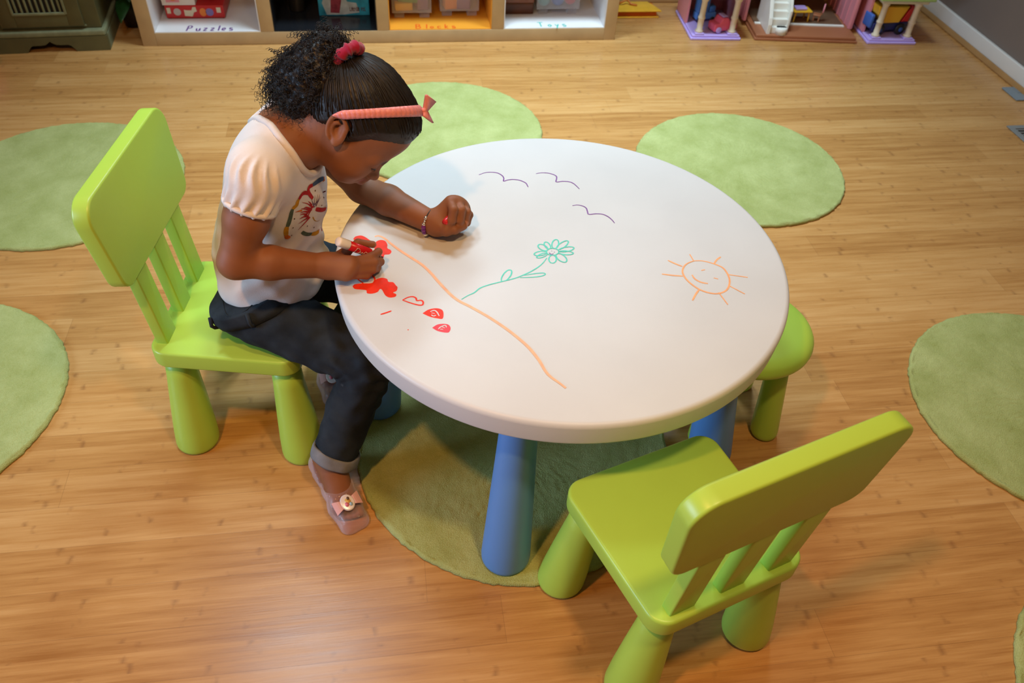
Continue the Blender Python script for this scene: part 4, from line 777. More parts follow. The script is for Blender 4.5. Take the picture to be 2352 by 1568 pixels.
M['denim'] = denim_mat()
M['denim_in'] = mk('pale_denim_lining', (.20, .205, .215), .9, .1, bump=.3, bscale=600, var=.15, vscale=40)
def jelly_mat():
    m, nt, b = newmat('clear_pink_glitter_jelly'); N, L = nt.nodes, nt.links
    b.inputs['Base Color'].default_value = (.80, .66, .66, 1); setp(b, Roughness=.12); b.inputs['Specular IOR Level'].default_value = .7; b.inputs['Coat Weight'].default_value = .5
    tc = N.new('ShaderNodeTexCoord'); v = N.new('ShaderNodeTexVoronoi'); v.inputs['Scale'].default_value = 480; L.new(tc.outputs['Object'], v.inputs['Vector']); bp = N.new('ShaderNodeBump'); bp.inputs['Strength'].default_value = .35; bp.inputs['Distance'].default_value = .001; L.new(v.outputs['Distance'], bp.inputs['Height']); L.new(bp.outputs['Normal'], b.inputs['Normal'])
    tr = N.new('ShaderNodeBsdfTransparent'); tr.inputs[0].default_value = (.95, .85, .85, 1); mx = N.new('ShaderNodeMixShader'); lw = N.new('ShaderNodeLayerWeight'); lw.inputs['Blend'].default_value = .4
    L.new(math_node(nt, 'MULTIPLY_ADD', lw.outputs['Facing'], -.6, .86), mx.inputs['Fac']); L.new(b.outputs[0], mx.inputs[1]); L.new(tr.outputs[0], mx.inputs[2]); L.new(mx.outputs[0], N['Material Output'].inputs['Surface']); return m
M['jelly'] = jelly_mat()
# ------------------------------------------------------------------ the child: x forward, y to her left, z up, origin under the chair
kid = empty('person', (-.3292, 1.3131, 0), math.atan2(-.165, .986), 'child in white puff sleeve t-shirt and dark jeans, leaning over the table to draw', 'person')
HN, HS, HU = A3((.6905, -.1370, -.7101)), A3((.0048, .9827, -.1853)), A3((.7233, .1245, .6793))
HC = A3((.2800, -.0030, .7405)); HR = np.stack([HN, HS, HU]); HQ = .90
def hu(n, s, u): return HC + n * HN + s * HS + u * HU                 # head space before scaling
def hd(n, s, u): return HC + HQ * (n * HN + s * HS + u * HU)
def sc(f): return lambda P: HQ * f(HC + (P - HC) / HQ)
def sball(c, r): return sc(ball(c, r))
def scone(a, b, r, q): return sc(cone(a, b, r, q))
def sell(c, r, R): return sc(ell(c, r, R))
def skull(S):
    S.add(sell(hu(-.010, 0, .010), (.088, .072, .084), HR), 0)
    S.add(sell(hu(.048, 0, .022), (.055, .058, .056), HR), .03); S.add(sell(hu(.036, 0, -.045), (.054, .054, .068), HR), .03)
    return S
J = dict(shR=(.130, -.112, .685), elR=(.080, -.166, .541), wrR=(.222, -.127, .511), shL=(.145, .112, .665), elL=(.246, .118, .513), wrL=(.399, .022, .507))
body = SDF(); skull(body)
body.add(scone(hu(.030, 0, -.070), hu(.070, 0, -.100), .040, .017), .025)
for s in (-1, 1):
    body.add(sball(hu(.056, s * .032, -.064), .027), .02); body.add(scone(hu(.02, s * .046, -.055), hu(.055, s * .02, -.098), .018, .014), .02)
    body.add(scone(hu(.086, s * .014, -.030), hu(.074, s * .042, -.026), .010, .009), .014)
    body.sub(sball(hu(.103, s * .030, -.037), .0120), .016); body.add(sell(hu(.0770, s * .030, -.036), (.0125, .0150, .0110), HR), .004)
body.add(scone(hu(.089, 0, -.042), hu(.101, 0, -.064), .0065, .0085), .012); body.add(sball(hu(.1025, 0, -.066), .0082), .006)
for s in (-1, 1): body.add(sball(hu(.094, s * .0095, -.067), .0068), .006); body.sub(sball(hu(.099, s * .0055, -.0735), .0024), .003)
for s in (-1, 1):
    body.add(scone(hu(.0945, 0, -.0815), hu(.083, s * .017, -.0875), .0058, .003), .007); body.add(scone(hu(.0925, 0, -.0925), hu(.083, s * .015, -.0895), .0068, .003), .007)
    body.sub(scone(hu(.1015, 0, -.0872), hu(.0885, s * .018, -.0885), .0012, .0010), .003)
# ears
for s in (-1, 1):
    ea = np.stack([HN * .82 + HU * .57, HS * .94 - HN * .30 * s, HU * .82 - HN * .57]); ea[1] /= np.linalg.norm(ea[1]); ec = hu(-.012, s * .0745, -.022)
    def eloc(a, b, c): return ec + a * ea[0] + s * b * ea[1] + c * ea[2]
    body.add(sell(eloc(0, 0, 0), (.0165, .0065, .027), ea), .005); body.sub(sell(eloc(.002, .009, .001), (.0105, .0085, .017), ea), .003)
    rim = [eloc(.0165 * math.cos(t) * (1 if math.cos(t) > 0 else 1.05), .004, .0265 * math.sin(t)) for t in np.radians(np.arange(0, 236, 14))]; body.addc(schain(rim, [.0031] * len(rim)), .002)
    ant = [eloc(.0095 * math.cos(t) - .001, .0025, .014 * math.sin(t)) for t in np.radians(np.arange(70, 270, 20))]; body.addc(schain(ant, [.0024] * len(ant)), .002)
    body.add(sball(eloc(-.002, .002, -.0245), .0068), .006); body.add(sball(eloc(.011, .002, -.006), .0042), .004)
# neck, trunk
body.add(cone(hd(-.028, 0, -.062), (.138, 0, .675), .046, .052), .03)
body.add(ell((.074, 0, .385), (.060, .072, .068)), .03); body.add(ell((.084, 0, .46), (.072, .082, .10)), .05); body.add(ell((.120, 0, .58), (.074, .098, .10)), .05)
for s, q in ((-1, 'R'), (1, 'L')):
    sh = A3(J['sh' + q]); body.add(cone((.152, s * .030, .690), sh + A3((0, -s * .01, .0)), .042, .036), .035)
    el, wr = A3(J['el' + q]), A3(J['wr' + q])
    up = sh * .5 + el * .5; body.addc([cone(sh, up, .040, .0375), cone(up, el, .0365, .0275)], .02, .01)
    fa = el * .62 + wr * .38 + A3((0, 0, .002)); body.addc([cone(el, fa, .0275, .0290), cone(fa, wr, .0290, .0205)], .014, .01)
# legs and feet (mostly inside the jeans)
LEG = {'R': ((.045, -.066, .352), (.281, -.140, .288), (.214, -.216, .098)), 'L': ((.045, .066, .352), (.285, .095, .288), (.142, .084, .100))}
for q in 'RL':
    h_, k_, a_ = LEG[q]; body.add(cone(A3(h_) + A3((.025, 0, -.012)), k_, .036, .028), .02); body.add(cone(k_, a_, .028, .029), .01)
def foot(S, an, heel, ball_, toe, sd, grow=0, toes=True):
    an, heel, bl, toe, sd = map(A3, (an, heel, ball_, toe, sd))
    S.add(cone(an, an * .6 + heel * .4 + A3((0, 0, .012)), .0295 + grow, .028 + grow), .02); S.add(cone(heel + A3((0, 0, .004)), heel * .6 + bl * .4 + A3((0, 0, .004)), .024 + grow, .022 + grow), .016)
    for w in (-.013, .013): S.add(cone(an * .72 + bl * .28 + A3((0, 0, -.004)), bl + sd * w, .024 + grow, .0165 + grow), .016)
    if toes:
        fw = (toe - bl) / np.linalg.norm(toe - bl)
        for i, (w, L_, r) in enumerate(((-.021, .030, .0088), (-.009, .029, .007), (.002, .026, .0066), (.012, .021, .0062), (.021, .014, .006))):
            b0 = bl + sd * w * .95 + A3((0, 0, -.005)); b1 = b0 + fw * L_; b1[2] = r + .0075; S.add(cone(b0, b1, r * 1.05, r), .004)
FR = ((.203, -.226, .085), (.176, -.200, .034), (.2375, -.2890, .0235), (.262, -.322, .016), (-.79, -.61, 0)); FL = ((.142, .088, .095), (.122, .116, .036), (.149, .050, .0245), (.163, .011, .017), (-.95, -.31, 0))
foot(body, *FR); foot(body, *FL)
# hands: five separate fingers each
NAILS = []
def finger(S, pts, r, k=.004):
    pts = [A3(p) for p in pts]; n = len(pts); S.addc(chain(pts, [r * (1.06 - .16 * i / (n - 1)) for i in range(n)]), k, .003)
    d = pts[-1] - pts[-2]; d /= np.linalg.norm(d); NAILS.append((pts[-1], d, r))
# right hand, closed around the pen: back of the hand up, little finger side on the table
wR = A3(J['wrR']); RH = dict(im=(.2690, -.1250, .5225), mm=(.2700, -.1330, .5205), rm=(.2670, -.1385, .5145), pm=(.2600, -.1425, .5055))
for q, r0, r1 in (('im', .0165, .0100), ('mm', .0170, .0108), ('rm', .0165, .0105), ('pm', .0160, .0102)): body.add(cone(wR + A3((.004, 0, .001)), RH[q], r0, r1), .014)
finger(body, [RH['im'], (.2985, -.1050, .5195), (.3095, -.0850, .5160), (.3065, -.0735, .5045)], .0072)
finger(body, [RH['mm'], (.3060, -.1100, .5120), (.3130, -.0930, .5000), (.3070, -.0800, .4930)], .0076)
finger(body, [RH['rm'], (.3030, -.1185, .5020), (.3075, -.1030, .4930), (.2980, -.0900, .4895)], .0076)
finger(body, [RH['pm'], (.2930, -.1265, .4945), (.2960, -.1120, .4895), (.2850, -.1000, .4885)], .0068)
body.add(cone(wR + A3((.010, .010, -.002)), (.2500, -.0880, .5120), .0145, .0105), .012)
finger(body, [(.2500, -.0880, .5110), (.2700, -.0670, .5200), (.2950, -.0575, .5105)], .0073)
# left hand: loose fist lying on its little finger side, thumb forward along the table
wL = A3(J['wrL']); LH = dict(im=(.4285, .0365, .5480), mm=(.4400, .0435, .5440), rm=(.4490, .0500, .5340), pm=(.4545, .0555, .5210))
for q, r0, r1 in (('im', .0175, .0115), ('mm', .0180, .0115), ('rm', .0180, .0112), ('pm', .0170, .0105)): body.add(cone(wL + A3((.004, .002, .001)), LH[q], r0, r1), .014)
finger(body, [LH['im'], (.4360, .0130, .5470), (.4335, .0040, .5290), (.4270, .0070, .5180)], .0084)
finger(body, [LH['mm'], (.4505, .0220, .5420), (.4480, .0130, .5230), (.4410, .0170, .5130)], .0084)
finger(body, [LH['rm'], (.4600, .0320, .5300), (.4570, .0250, .5130), (.4490, .0290, .5060)], .0080)
finger(body, [LH['pm'], (.4640, .0435, .5160), (.4600, .0370, .5020), (.4520, .0400, .4975)], .0072)
body.add(cone(wL + A3((.010, -.005, -.001)), (.4235, -.0010, .5090), .0155, .0112), .012)
finger(body, [(.4235, -.0010, .5090), (.4400, .0010, .5105), (.4550, .0150, .5100)], .0085)
bo, BV = sdf_object('body', body, (-.08, -.36, .004), (.48, .20, .86), .0020, M['skin'], kid)
lipd = np.minimum.reduce([np.minimum(scone(hu(.0945, 0, -.0815), hu(.083, s * .017, -.0875), .0058, .003)(BV), scone(hu(.0925, 0, -.0925), hu(.083, s * .015, -.0895), .0068, .003)(BV)) for s in (-1, 1)])
attr(bo, 'lip', np.clip(1 - (lipd - .0005) / .0018, 0, 1))
nl = np.zeros(len(BV))
for p, d_, r in NAILS:
    q = BV - p; al = q @ d_; nl = np.maximum(nl, ((al > r * .35) & (np.linalg.norm(q, axis=1) < r * 1.35)) * .55)
attr(bo, 'nail', nl)
bw = np.full(len(BV), 9.0)
for s in (-1, 1):
    br = [hd(.100, s * .012, -.028), hd(.094, s * .026, -.0225), hd(.078, s * .043, -.026)]; bw = np.minimum(bw, np.minimum(*[f(BV) for f in chain(br, [.0055, .0045, .002])]))
attr(bo, 'brow', np.clip(1 - bw / .003, 0, 1) * .8)
# eyelashes
for s in (-1, 1):
    m = MB(); rs = np.random.RandomState(3)
    L0 = [hd(.0770 + .0127 * math.cos(t) * math.cos(.35), s * (.030 + .0148 * math.sin(t)), -.036 - .0050) for t in np.linspace(-1.15, 1.2, 13)]
    m.tube(L0, .0011, 6)
    for p in L0[1:-1:1]:
        d_ = (p - hd(.0770, s * .030, -.031)); d_ /= np.linalg.norm(d_); m.tube([p, p + d_ * .0022 + HU * -.0010, p + d_ * .0040 + HU * -.0008], [.0005, .0004, .00012], 4)
    m.build('eyelashes', M['hair'], kid)
MB().sphere(tuple(hd(-.0135, -.0775, -.0455)), .0021, 12, 8).build('earring', mk('silver_stud', (.75, .74, .72), .2, .5, Metallic=1.0), kid)
# ------------------------------------------------------------------ hair
def hline(n): return np.where(n > -.004, np.interp(n, [-.004, .008, .018, .037, .067, .1025], [-.012, -.040, -.026, .006, .0275, .042]), np.interp(n, [-.12, -.075, -.045, -.022, -.004], [-.075, -.078, -.066, -.030, -.012]))
sk = skull(SDF())
def hairf(P):
    q = (P - HC) / HQ; n, s, u = q @ HN, q @ HS, q @ HU
    t = np.clip((u - hline(n)) * .35, -.008, .0085); return sk(P) - t + .0006 * np.sin(np.arctan2(s, u - .02) * 70 + n * 90) * (t > 0)
hs = SDF().add(hairf, 0)
for s in (-1, 1): hs.sub(sell(hu(-.012, s * .078, -.022), (.021, .014, .031), HR), .003)
hair, _ = sdf_object('hair', hs, HC - .125, HC + .125, .0022, M['hair'], kid)
PB = hd(-.094, -.004, .060)                                            # where the ponytail is tied
def on_hair(dirs, lift=.0008):
    r0 = np.full(len(dirs), .03); r1 = np.full(len(dirs), .14)
    for _ in range(18):
        m_ = (r0 + r1) / 2; ins = hairf(HC + dirs * m_[:, None]) < 0; r0 = np.where(ins, m_, r0); r1 = np.where(ins, r1, m_)
    return HC + dirs * (r0 + lift)[:, None]
rs = np.random.RandomState(11); m = MB(); pd = (PB - HC); pd /= np.linalg.norm(pd)
for i in range(420):
    ang = rs.rand() * 2 * PI
    # start on the hairline, end at the tie
    s0 = A3((math.cos(ang), math.sin(ang) * .8)); n0 = .105 * s0[0]; ss = .072 * s0[1]
    u0 = float(hline(np.array([n0]))[0]) + .010 + .06 * rs.rand() ** 2
    a = A3((n0 * .95, ss, u0)); a = a[0] * HN + a[1] * HS + a[2] * HU; a /= np.linalg.norm(a)
    if a @ pd > .93: continue
    om = math.acos(np.clip(a @ pd, -1, 1)); t0 = .05 * rs.rand(); t = np.linspace(t0, .93, 12)
    D_ = (np.sin((1 - t) * om)[:, None] * a + np.sin(t * om)[:, None] * pd) / math.sin(om); D_ += .012 * np.sin(t * PI)[:, None] * A3(rs.randn(3)); D_ /= np.linalg.norm(D_, axis=1)[:, None]
    pass
    pts = on_hair(D_, .0002 + .0010 * rs.rand()); loc = (pts - HC) / HQ; nn, uu, s_ = loc @ HN, loc @ HU, np.abs(loc @ HS)
    okp = (uu > hline(nn) + .004) & ~((np.abs(nn + .012) < .022) & (np.abs(uu + .022) < .033) & (s_ > .055))
    k = np.argmax(okp); pts = pts[k:]
    if len(pts) < 4: continue
    m.tube([tuple(p) for p in pts], [.0005] + [.0011] * (len(pts) - 2) + [.0008], 5)
m.build('combed_strands', M['hair'], hair)
# curly ponytail: a dark core and loose ringlets
pc = SDF(); cores = [((.236, .016, .842), .029), ((.214, .004, .818), .042), ((.186, .0, .788), .046), ((.192, .0, .756), .040), ((.220, -.008, .790), .040)]
for c, r in cores: pc.add(ball(c, r * .90), .03)
pc.warp(lambda P: .0042 * np.sin(P[..., 0] * 260 + 2 * np.sin(P[..., 2] * 140)) * np.sin(P[..., 1] * 240 + P[..., 2] * 90) * np.cos(P[..., 2] * 250))
pony, _ = sdf_object('ponytail', pc, (.08, -.10, .67), (.30, .10, .92), .0028, M['hair'], hair)
NKO = cull(body, A3((.20, 0, .72)), .06); m = MB(); rs = np.random.RandomState(5)
for i in range(2300):
    c, r = cores[rs.randint(len(cores))]; c = A3(c); d_ = rs.randn(3); d_ /= np.linalg.norm(d_)
    if d_ @ A3((.7, 0, -.1)) > .55: d_[0] *= -1
    p = c + d_ * r * (.72 + .30 * rs.rand()); ax = d_ * .75 + A3((-.35, 0, -.25)) + .6 * rs.randn(3) * .6; ax /= np.linalg.norm(ax); L_ = (.014 + .024 * rs.rand()) ; hr = .0022 + .0020 * rs.rand(); turns = L_ / (.0055 + .004 * rs.rand())
    e1 = np.cross(ax, (0.3, .5, .8)); e1 /= np.linalg.norm(e1); e2 = np.cross(ax, e1); ph = rs.rand() * 6.28; n = int(9 * turns) + 4; t = np.linspace(0, 1, n)
    bend = A3((0, 0, -.010 - .008 * rs.rand()))
    pts = p + ax * (t * L_)[:, None] + bend * (t ** 2)[:, None] + hr * (np.cos(ph + t * turns * 2 * PI)[:, None] * e1 + np.sin(ph + t * turns * 2 * PI)[:, None] * e2)
    if min(body(pts[::6], NKO).min(), sk(pts[::6]).min()) < .006: continue
    m.tube([tuple(q) for q in pts], [.00065 - .00035 * k / n for k in range(n)], 4)
m.build('ringlets', M['hair'], pony)
# scrunchie
V = []; F = []; nA, nB = 56, 12; ax = A3((-.594, .559, .57)); ax /= np.linalg.norm(ax); e1 = np.cross(ax, (0, 1, 0)); e1 /= np.linalg.norm(e1); e2 = np.cross(ax, e1); sc_c = A3((.2715, .0005, .8420))
for i in range(nA):
    a = 2 * PI * i / nA; rad = math.cos(a) * e1 + math.sin(a) * e2; rr = .0092 + .0017 * math.sin(a * 9) + .0010 * math.sin(a * 17 + 1)
    for j in range(nB): b_ = 2 * PI * j / nB; V.append(tuple(sc_c + rad * (.0175 + rr * math.cos(b_)) + ax * rr * math.sin(b_)))
for i in range(nA):
    for j in range(nB): F.append((i * nB + j, ((i + 1) % nA) * nB + j, ((i + 1) % nA) * nB + (j + 1) % nB, i * nB + (j + 1) % nB))
MB().add(V, F).build('scrunchie', mk('magenta_velvet', (.33, .005, .042), .8, .2, bump=.4, bscale=120, **{'Sheen_Weight': .4}), kid)
# headband with a small bow
t = np.radians(np.linspace(-108, 108, 240)); c0 = A3((.0000, .0000, .0000)); vdir = A3((.6026, 0, .798)); sdir = A3((.234, .956, -.177)); vdir /= np.linalg.norm(vdir)
def band_pt(tt, off, lift):
    D_ = np.cos(tt)[:, None] * vdir + np.sin(tt)[:, None] * sdir; wn_ = A3((-.763, .293, .576)); q = .085 * (D_ + wn_ * off * 1.3) + c0; q = q[:, :1] * HN + q[:, 1:2] * HS + q[:, 2:] * HU; q /= np.linalg.norm(q, axis=1)[:, None]; return on_hair(q, lift)
V = []; F = []; tw = np.clip((np.radians(108) - np.abs(t)) / .22, .12, 1) ** .6; ridge = .0009 * np.abs(np.sin(np.arange(240) * PI / 6)) ** .5
prof = [(-.072, .0006), (-.068, .0030), (-.035, .0052), (0, .0058), (.035, .0052), (.068, .0030), (.072, .0006)]
rows = [band_pt(t, o * tw, l + (ridge if l > .002 else 0)) for o, l in [(0, 0)][:0]] if False else []
for o, l in prof:
    D_ = []
    for k in range(240): D_.append(band_pt(t[k:k + 1], o * tw[k], l + (ridge[k] if l > .002 else 0))[0])
    rows.append(D_)
nP = len(prof)
for k in range(240): V += [tuple(rows[j][k]) for j in range(nP)]
for k in range(239):
    for j in range(nP): F.append((k * nP + j, k * nP + (j + 1) % nP, (k + 1) * nP + (j + 1) % nP, (k + 1) * nP + j))
PK = mk('pink_satin', (.78, .27, .26), .38, .45, var=.1, vscale=160)
hb = MB().add(V, F).build('headband', PK, kid)
bc = rows[3][123]; out = bc - HC; out /= np.linalg.norm(out); sd_ = HS; wv = -.763 * HN + .293 * HS + .576 * HU; wv -= out * (wv @ out); wv /= np.linalg.norm(wv); m = MB()
for sg in (-1, 1):
    V = []; F = []
    for i in range(9):
        u_ = i / 8
        for w in (-1, 1):
            for l in (0, 1): V.append(tuple(bc + out * (.001 + (.012 if sg > 0 else .005) * u_ + l * .006 * (1 - .4 * u_)) + wv * (sg * (.019 if sg > 0 else .015) * u_) + (HN * .8 + sd_ * .45) * w * (.003 + .010 * u_)))
    for i in range(8):
        a = i * 4
        for p_, q_ in ((0, 1), (1, 3), (3, 2), (2, 0)): F.append((a + p_, a + q_, a + 4 + q_, a + 4 + p_))
    F.append((32, 33, 35, 34)); m.add(V, F)
m.sphere(tuple(bc + out * .002), .0052, 14, 10); m.build('bow', PK, hb)
# ------------------------------------------------------------------ t-shirt
def wr(P, a, f, seed=0):
    x, y, z = P[..., 0] * f, P[..., 1] * f, P[..., 2] * f
    return a * (np.sin(x * 1.7 + 1.3 * np.sin(z * .9 + seed) + seed) * np.sin(z * 1.1 - y * 1.4 + 2 * seed) + .5 * np.sin(2.3 * y + 1.9 * z + 1.5 * np.sin(x * 1.3)))
sh = SDF()
sh.add(ell((.080, 0, .445), (.099, .104, .125)), 0); sh.add(ell((.118, 0, .585), (.089, .108, .112)), .06); sh.add(ell((.083, 0, .385), (.100, .110, .080)), .05)
sh.add(cone((.132, -.100, .672), (.135, .098, .664), .050, .050), .05); sh.add(cone((.150, -.035, .690), (.150, .035, .690), .046, .046), .03)
sh.warp(lambda P: wr(P, .0030, 42, 1.0) * np.clip((.62 - P[..., 2]) * 8, .25, 1) + .0022 * np.sin((P[..., 2] * .8 - P[..., 0] * .55) * 150 + 2.2 * np.sin(P[..., 1] * 38)) * np.exp(-((P[..., 2] - .47) / .06) ** 2))
SLV = {}
for q, s in (('R', -1), ('L', 1)):
    a_, e_ = A3(J['sh' + q]), A3(J['el' + q]); dr_ = (e_ - a_) / np.linalg.norm(e_ - a_); c0_, c1_ = a_ + dr_ * .012 + A3((0, s * .004, .002)), a_ + dr_ * .046
    e1 = np.cross(dr_, (1, 0, 0)); e1 /= np.linalg.norm(e1); e2 = np.cross(dr_, e1); SLV[q] = (a_, dr_, c1_, e1, e2)
    def puff(P, c0_=c0_, c1_=c1_, a_=a_, dr_=dr_, e1=e1, e2=e2):
        d = cone(c0_, c1_, .0465, .0435)(P); v = P - a_; th = np.arctan2(v @ e2, v @ e1); al = v @ dr_
        d = smax(d, al - np.linalg.norm(c1_ - a_) - .016, .004)
        return d + .0030 * np.sin(th * 14 + 1.4 * np.sin(al * 70)) * np.clip(np.abs(al - .022) / .022, .35, 1.4)
    sh.add(ball(a_ + A3((-.004, -s * .010, -.001)), .0490), .02); sh.add(puff, .005)
    ring = [tuple(c1_ + dr_ * .012 + .0415 * (math.cos(t_) * e1 + math.sin(t_) * e2)) for t_ in np.linspace(0, 2 * PI, 25)]; SLV[q] += (ring,)
# neckline
nk_c, nk_n = A3((.160, 0, .684)), A3((.746, 0, .667)); nk_a = A3((-.667, 0, .746)); NA, NB = .064, .080
def neckhole(P):
    v = P - nk_c; al = v @ nk_n; x, y = v @ nk_a, v[..., 1]; r = np.sqrt((x / NA) ** 2 + (y / NB) ** 2) + 1e-6; return smax((r - 1) * .064, -(al + .045), .01)
sh.sub(neckhole, .004)
sh.cut(lambda P: .356 + np.interp(P[..., 0], [-.15, .06, .10, .25], [-.108, -.005, .008, .046]) - P[..., 2], .004)
shirt_sdf = sh
col_ring = []
for t_ in np.linspace(0, 2 * PI, 49)[:-1]:
    x, y = NA * math.cos(t_), NB * math.sin(t_); p = nk_c + nk_a * x + A3((0, y, 0)); al = np.linspace(.06, -.05, 80); q = p + nk_n * al[:, None]; d = min(enumerate(np.abs(sh(q + (nk_a * x + A3((0, y, 0))) * .03))), key=lambda z_: z_[1])[0]; col_ring.append(q[d])
col_ring = np.array(col_ring); col_ring = (np.roll(col_ring, 1, 0) + col_ring * 2 + np.roll(col_ring, -1, 0)) / 4
shirt, SV = sdf_object('tshirt', sh, (-.09, -.21, .30), (.26, .21, .78), .0025, M['shirt'], kid, smooth=1)
MB().tube([tuple(p) for p in col_ring + nk_n * .0035], .0062, 10, closed=True).build('collar', M['shirt'], shirt)
for q in 'RL': MB().tube(SLV[q][5][:-1], .0045, 8, closed=True).build('sleeve_hem', M['shirt'], shirt)
# ------------------------------------------------------------------ jeans
FOLDS = []; jn = SDF()
jn.add(ell((.075, 0, .375), (.081, .102, .085)), 0); jn.add(cone((.055, -.042, .350), (.055, .042, .350), .064, .064), .03)
for q, s in (('R', -1), ('L', 1)):
    h_, k_, a_ = [A3(p) for p in LEG[q]]
    jn.add(cone(h_ + A3((0, 0, .004)), k_, .070, .0535), .03)
    ce = k_ + (a_ - k_) * 1.0; jn.add(cone(k_, ce, .0525, .0440), .012)
    bh = k_ + A3((-.040, 0, -.040)); sd_ = np.cross(k_ - h_, k_ - a_); sd_ /= np.linalg.norm(sd_)
    th_d, sh_d = (h_ - k_) / np.linalg.norm(h_ - k_), (a_ - k_) / np.linalg.norm(a_ - k_)
    for t_, o_, r in ((.0, .0, .0065), (.35, .012, .0050), (-.35, -.012, .0050), (.75, .030, .0040), (-.7, -.028, .0035)):
        nn_ = sh_d * (1 + t_) - th_d * (1 - t_) + sd_ * .25 * t_; FOLDS.append((bh + (sh_d * max(o_, 0) + th_d * max(-o_, 0)), nn_ / np.linalg.norm(nn_), r, bh))
    jn.cut(lambda P, ce=ce, k_=k_: np.where((P - k_) @ (ce - k_) > 0, (P - ce) @ ((ce - k_) / np.linalg.norm(ce - k_)), -1.0), .003)
def denim_fold(P):
    f = wr(P, .0026, 62, 2.0); k = np.zeros(P.shape[:-1])
    for q in 'RL':
        k_ = A3(LEG[q][1]); d = np.linalg.norm(P - k_, axis=-1); k = k + np.exp(-(d / .07) ** 2)
    gr = np.zeros(P.shape[:-1])
    for p_, n_, r, c_ in FOLDS: gr = gr + r * np.exp(-(((P - p_) @ n_) / .0042) ** 2) * np.exp(-(np.linalg.norm(P - c_, axis=-1) / .052) ** 2)
    f = f + gr / (.6 + 1.3 * k)
    return f * (.6 + 1.3 * k) + .0028 * k * np.sin(P[..., 2] * 210 + P[..., 0] * 60)
jn.warp(denim_fold)
wp_, wn_j = A3((-.030, 0, .348)), A3((-.45, 0, 1.0)); wn_j = wn_j / np.linalg.norm(wn_j)
jn.cut(lambda P: (P - wp_) @ wn_j - .004, .003)
jeans, JV = sdf_object('jeans', jn, (-.09, -.34, .05), (.37, .19, .48), .0026, M['denim'], kid)
def stitch(p, q, w=.0011):
    d = cone(p, q, w, w)(JV); return np.clip(1 - d / .0012, 0, 1)
sm_ = np.zeros(len(JV))
h_, k_, a_ = [A3(p) for p in LEG['R']]
sm_ = np.maximum(sm_, .8 * stitch(h_ + A3((-.03, -.071, -.02)), k_ + A3((-.03, -.050, -.022)))); sm_ = np.maximum(sm_, .9 * stitch(k_ + A3((-.026, -.047, -.03)), a_ + A3((-.030, -.034, 0))))
attr(jeans, 'seam', sm_ * (.5 + .5 * np.sin(JV[:, 0] * 1500)))
# waistband, belt loops
def on_surface(S, base, dirs, r0=.02, r1=.2):
    a = np.full(len(dirs), r0); b = np.full(len(dirs), r1)
    for _ in range(20):
        m_ = (a + b) / 2; ins = S(base + dirs * m_[:, None]) < 0; a = np.where(ins, m_, a); b = np.where(ins, b, m_)
    return base + dirs * a[:, None]
e1 = A3((wn_j[2], 0, -wn_j[0])); e2 = A3((0, 1, 0)); V = []; F = []; nW = 96; cw = A3((.075, 0, 0)); cw[2] = wp_[2] + (.45 * (cw[0] - wp_[0]))
rings = []
for off, gr in ((-.024, .0006), (-.0235, .0032), (-.012, .0048), (.001, .0048), (.0035, .0036), (.0035, -.004)):
    dirs = np.array([math.cos(t_) * e1 + math.sin(t_) * e2 for t_ in np.linspace(0, 2 * PI, nW, endpoint=False)]); bs = cw + wn_j * min(off, -.002); p = on_surface(jn, bs, dirs); rings.append(p + dirs * gr + wn_j * (off - min(off, -.002)))
for p in rings: V += [tuple(x) for x in p]
for k in range(len(rings) - 1):
    for i in range(nW): j = (i + 1) % nW; F.append((k * nW + i, k * nW + j, (k + 1) * nW + j, (k + 1) * nW + i))
wb = MB().add(V, F).build('waistband', M['denim'], jeans)
for t_ in (-178, -128, -92, -48, 48, 92, 128):
    i = int((t_ % 360) / 360 * nW); a, b, c = rings[0][i], rings[2][i], rings[4][i]; o_ = b - cw; o_ /= np.linalg.norm(o_)
    MB().tube([tuple(a - o_ * .001), tuple(a * .5 + b * .5 + o_ * .005), tuple(b + o_ * .0055), tuple(c + o_ * .003)], .0038, 8).build('belt_loop', M['denim'], wb)
# pocket opening on the right hip
pk = []
for k in range(12):
    t_ = k / 11; q0 = A3((.100 - .100 * t_, -.02, .392 - .040 * t_ - .018 * math.sin(PI * t_))); d_ = A3((-.1 + .0 * t_, -1.0, .25)); pk.append(on_surface(jn, q0, (d_ / np.linalg.norm(d_))[None], .0, .2)[0])
MB().tube([tuple(p) for p in pk], .0016, 6).build('pocket_edge', M['denim'], jeans)
# rolled cuffs
for q in 'RL':
    h_, k_, a_ = [A3(p) for p in LEG[q]]; ax_ = (a_ - k_) / np.linalg.norm(a_ - k_); f1 = np.cross(ax_, (0, 1, 0)); f1 /= np.linalg.norm(f1); f2 = np.cross(ax_, f1); V = []; F = []; n = 64
    pf = [(.0440, -.012), (.0475, -.0115), (.0490, -.008), (.0495, .002), (.0490, .012), (.0478, .0150), (.0455, .0145), (.0440, .010), (.0435, .0)]
    for i in range(n):
        t_ = 2 * PI * i / n
        for r_, z_ in pf: rr = r_ + .0014 * math.sin(3 * t_ + 40 * z_) + .0008 * math.sin(7 * t_ + 1); V.append(tuple(a_ + ax_ * (z_ + .002 * math.sin(2 * t_)) + (math.cos(t_) * f1 + math.sin(t_) * f2) * rr))
    N_ = len(pf)
    for i in range(n):
        for j in range(N_): F.append((i * N_ + j, i * N_ + (j + 1) % N_, ((i + 1) % n) * N_ + (j + 1) % N_, ((i + 1) % n) * N_ + j))
    MB().add(V, F).build('rolled_cuff', M['denim_in'], jeans, 'paler turned-up cuff')
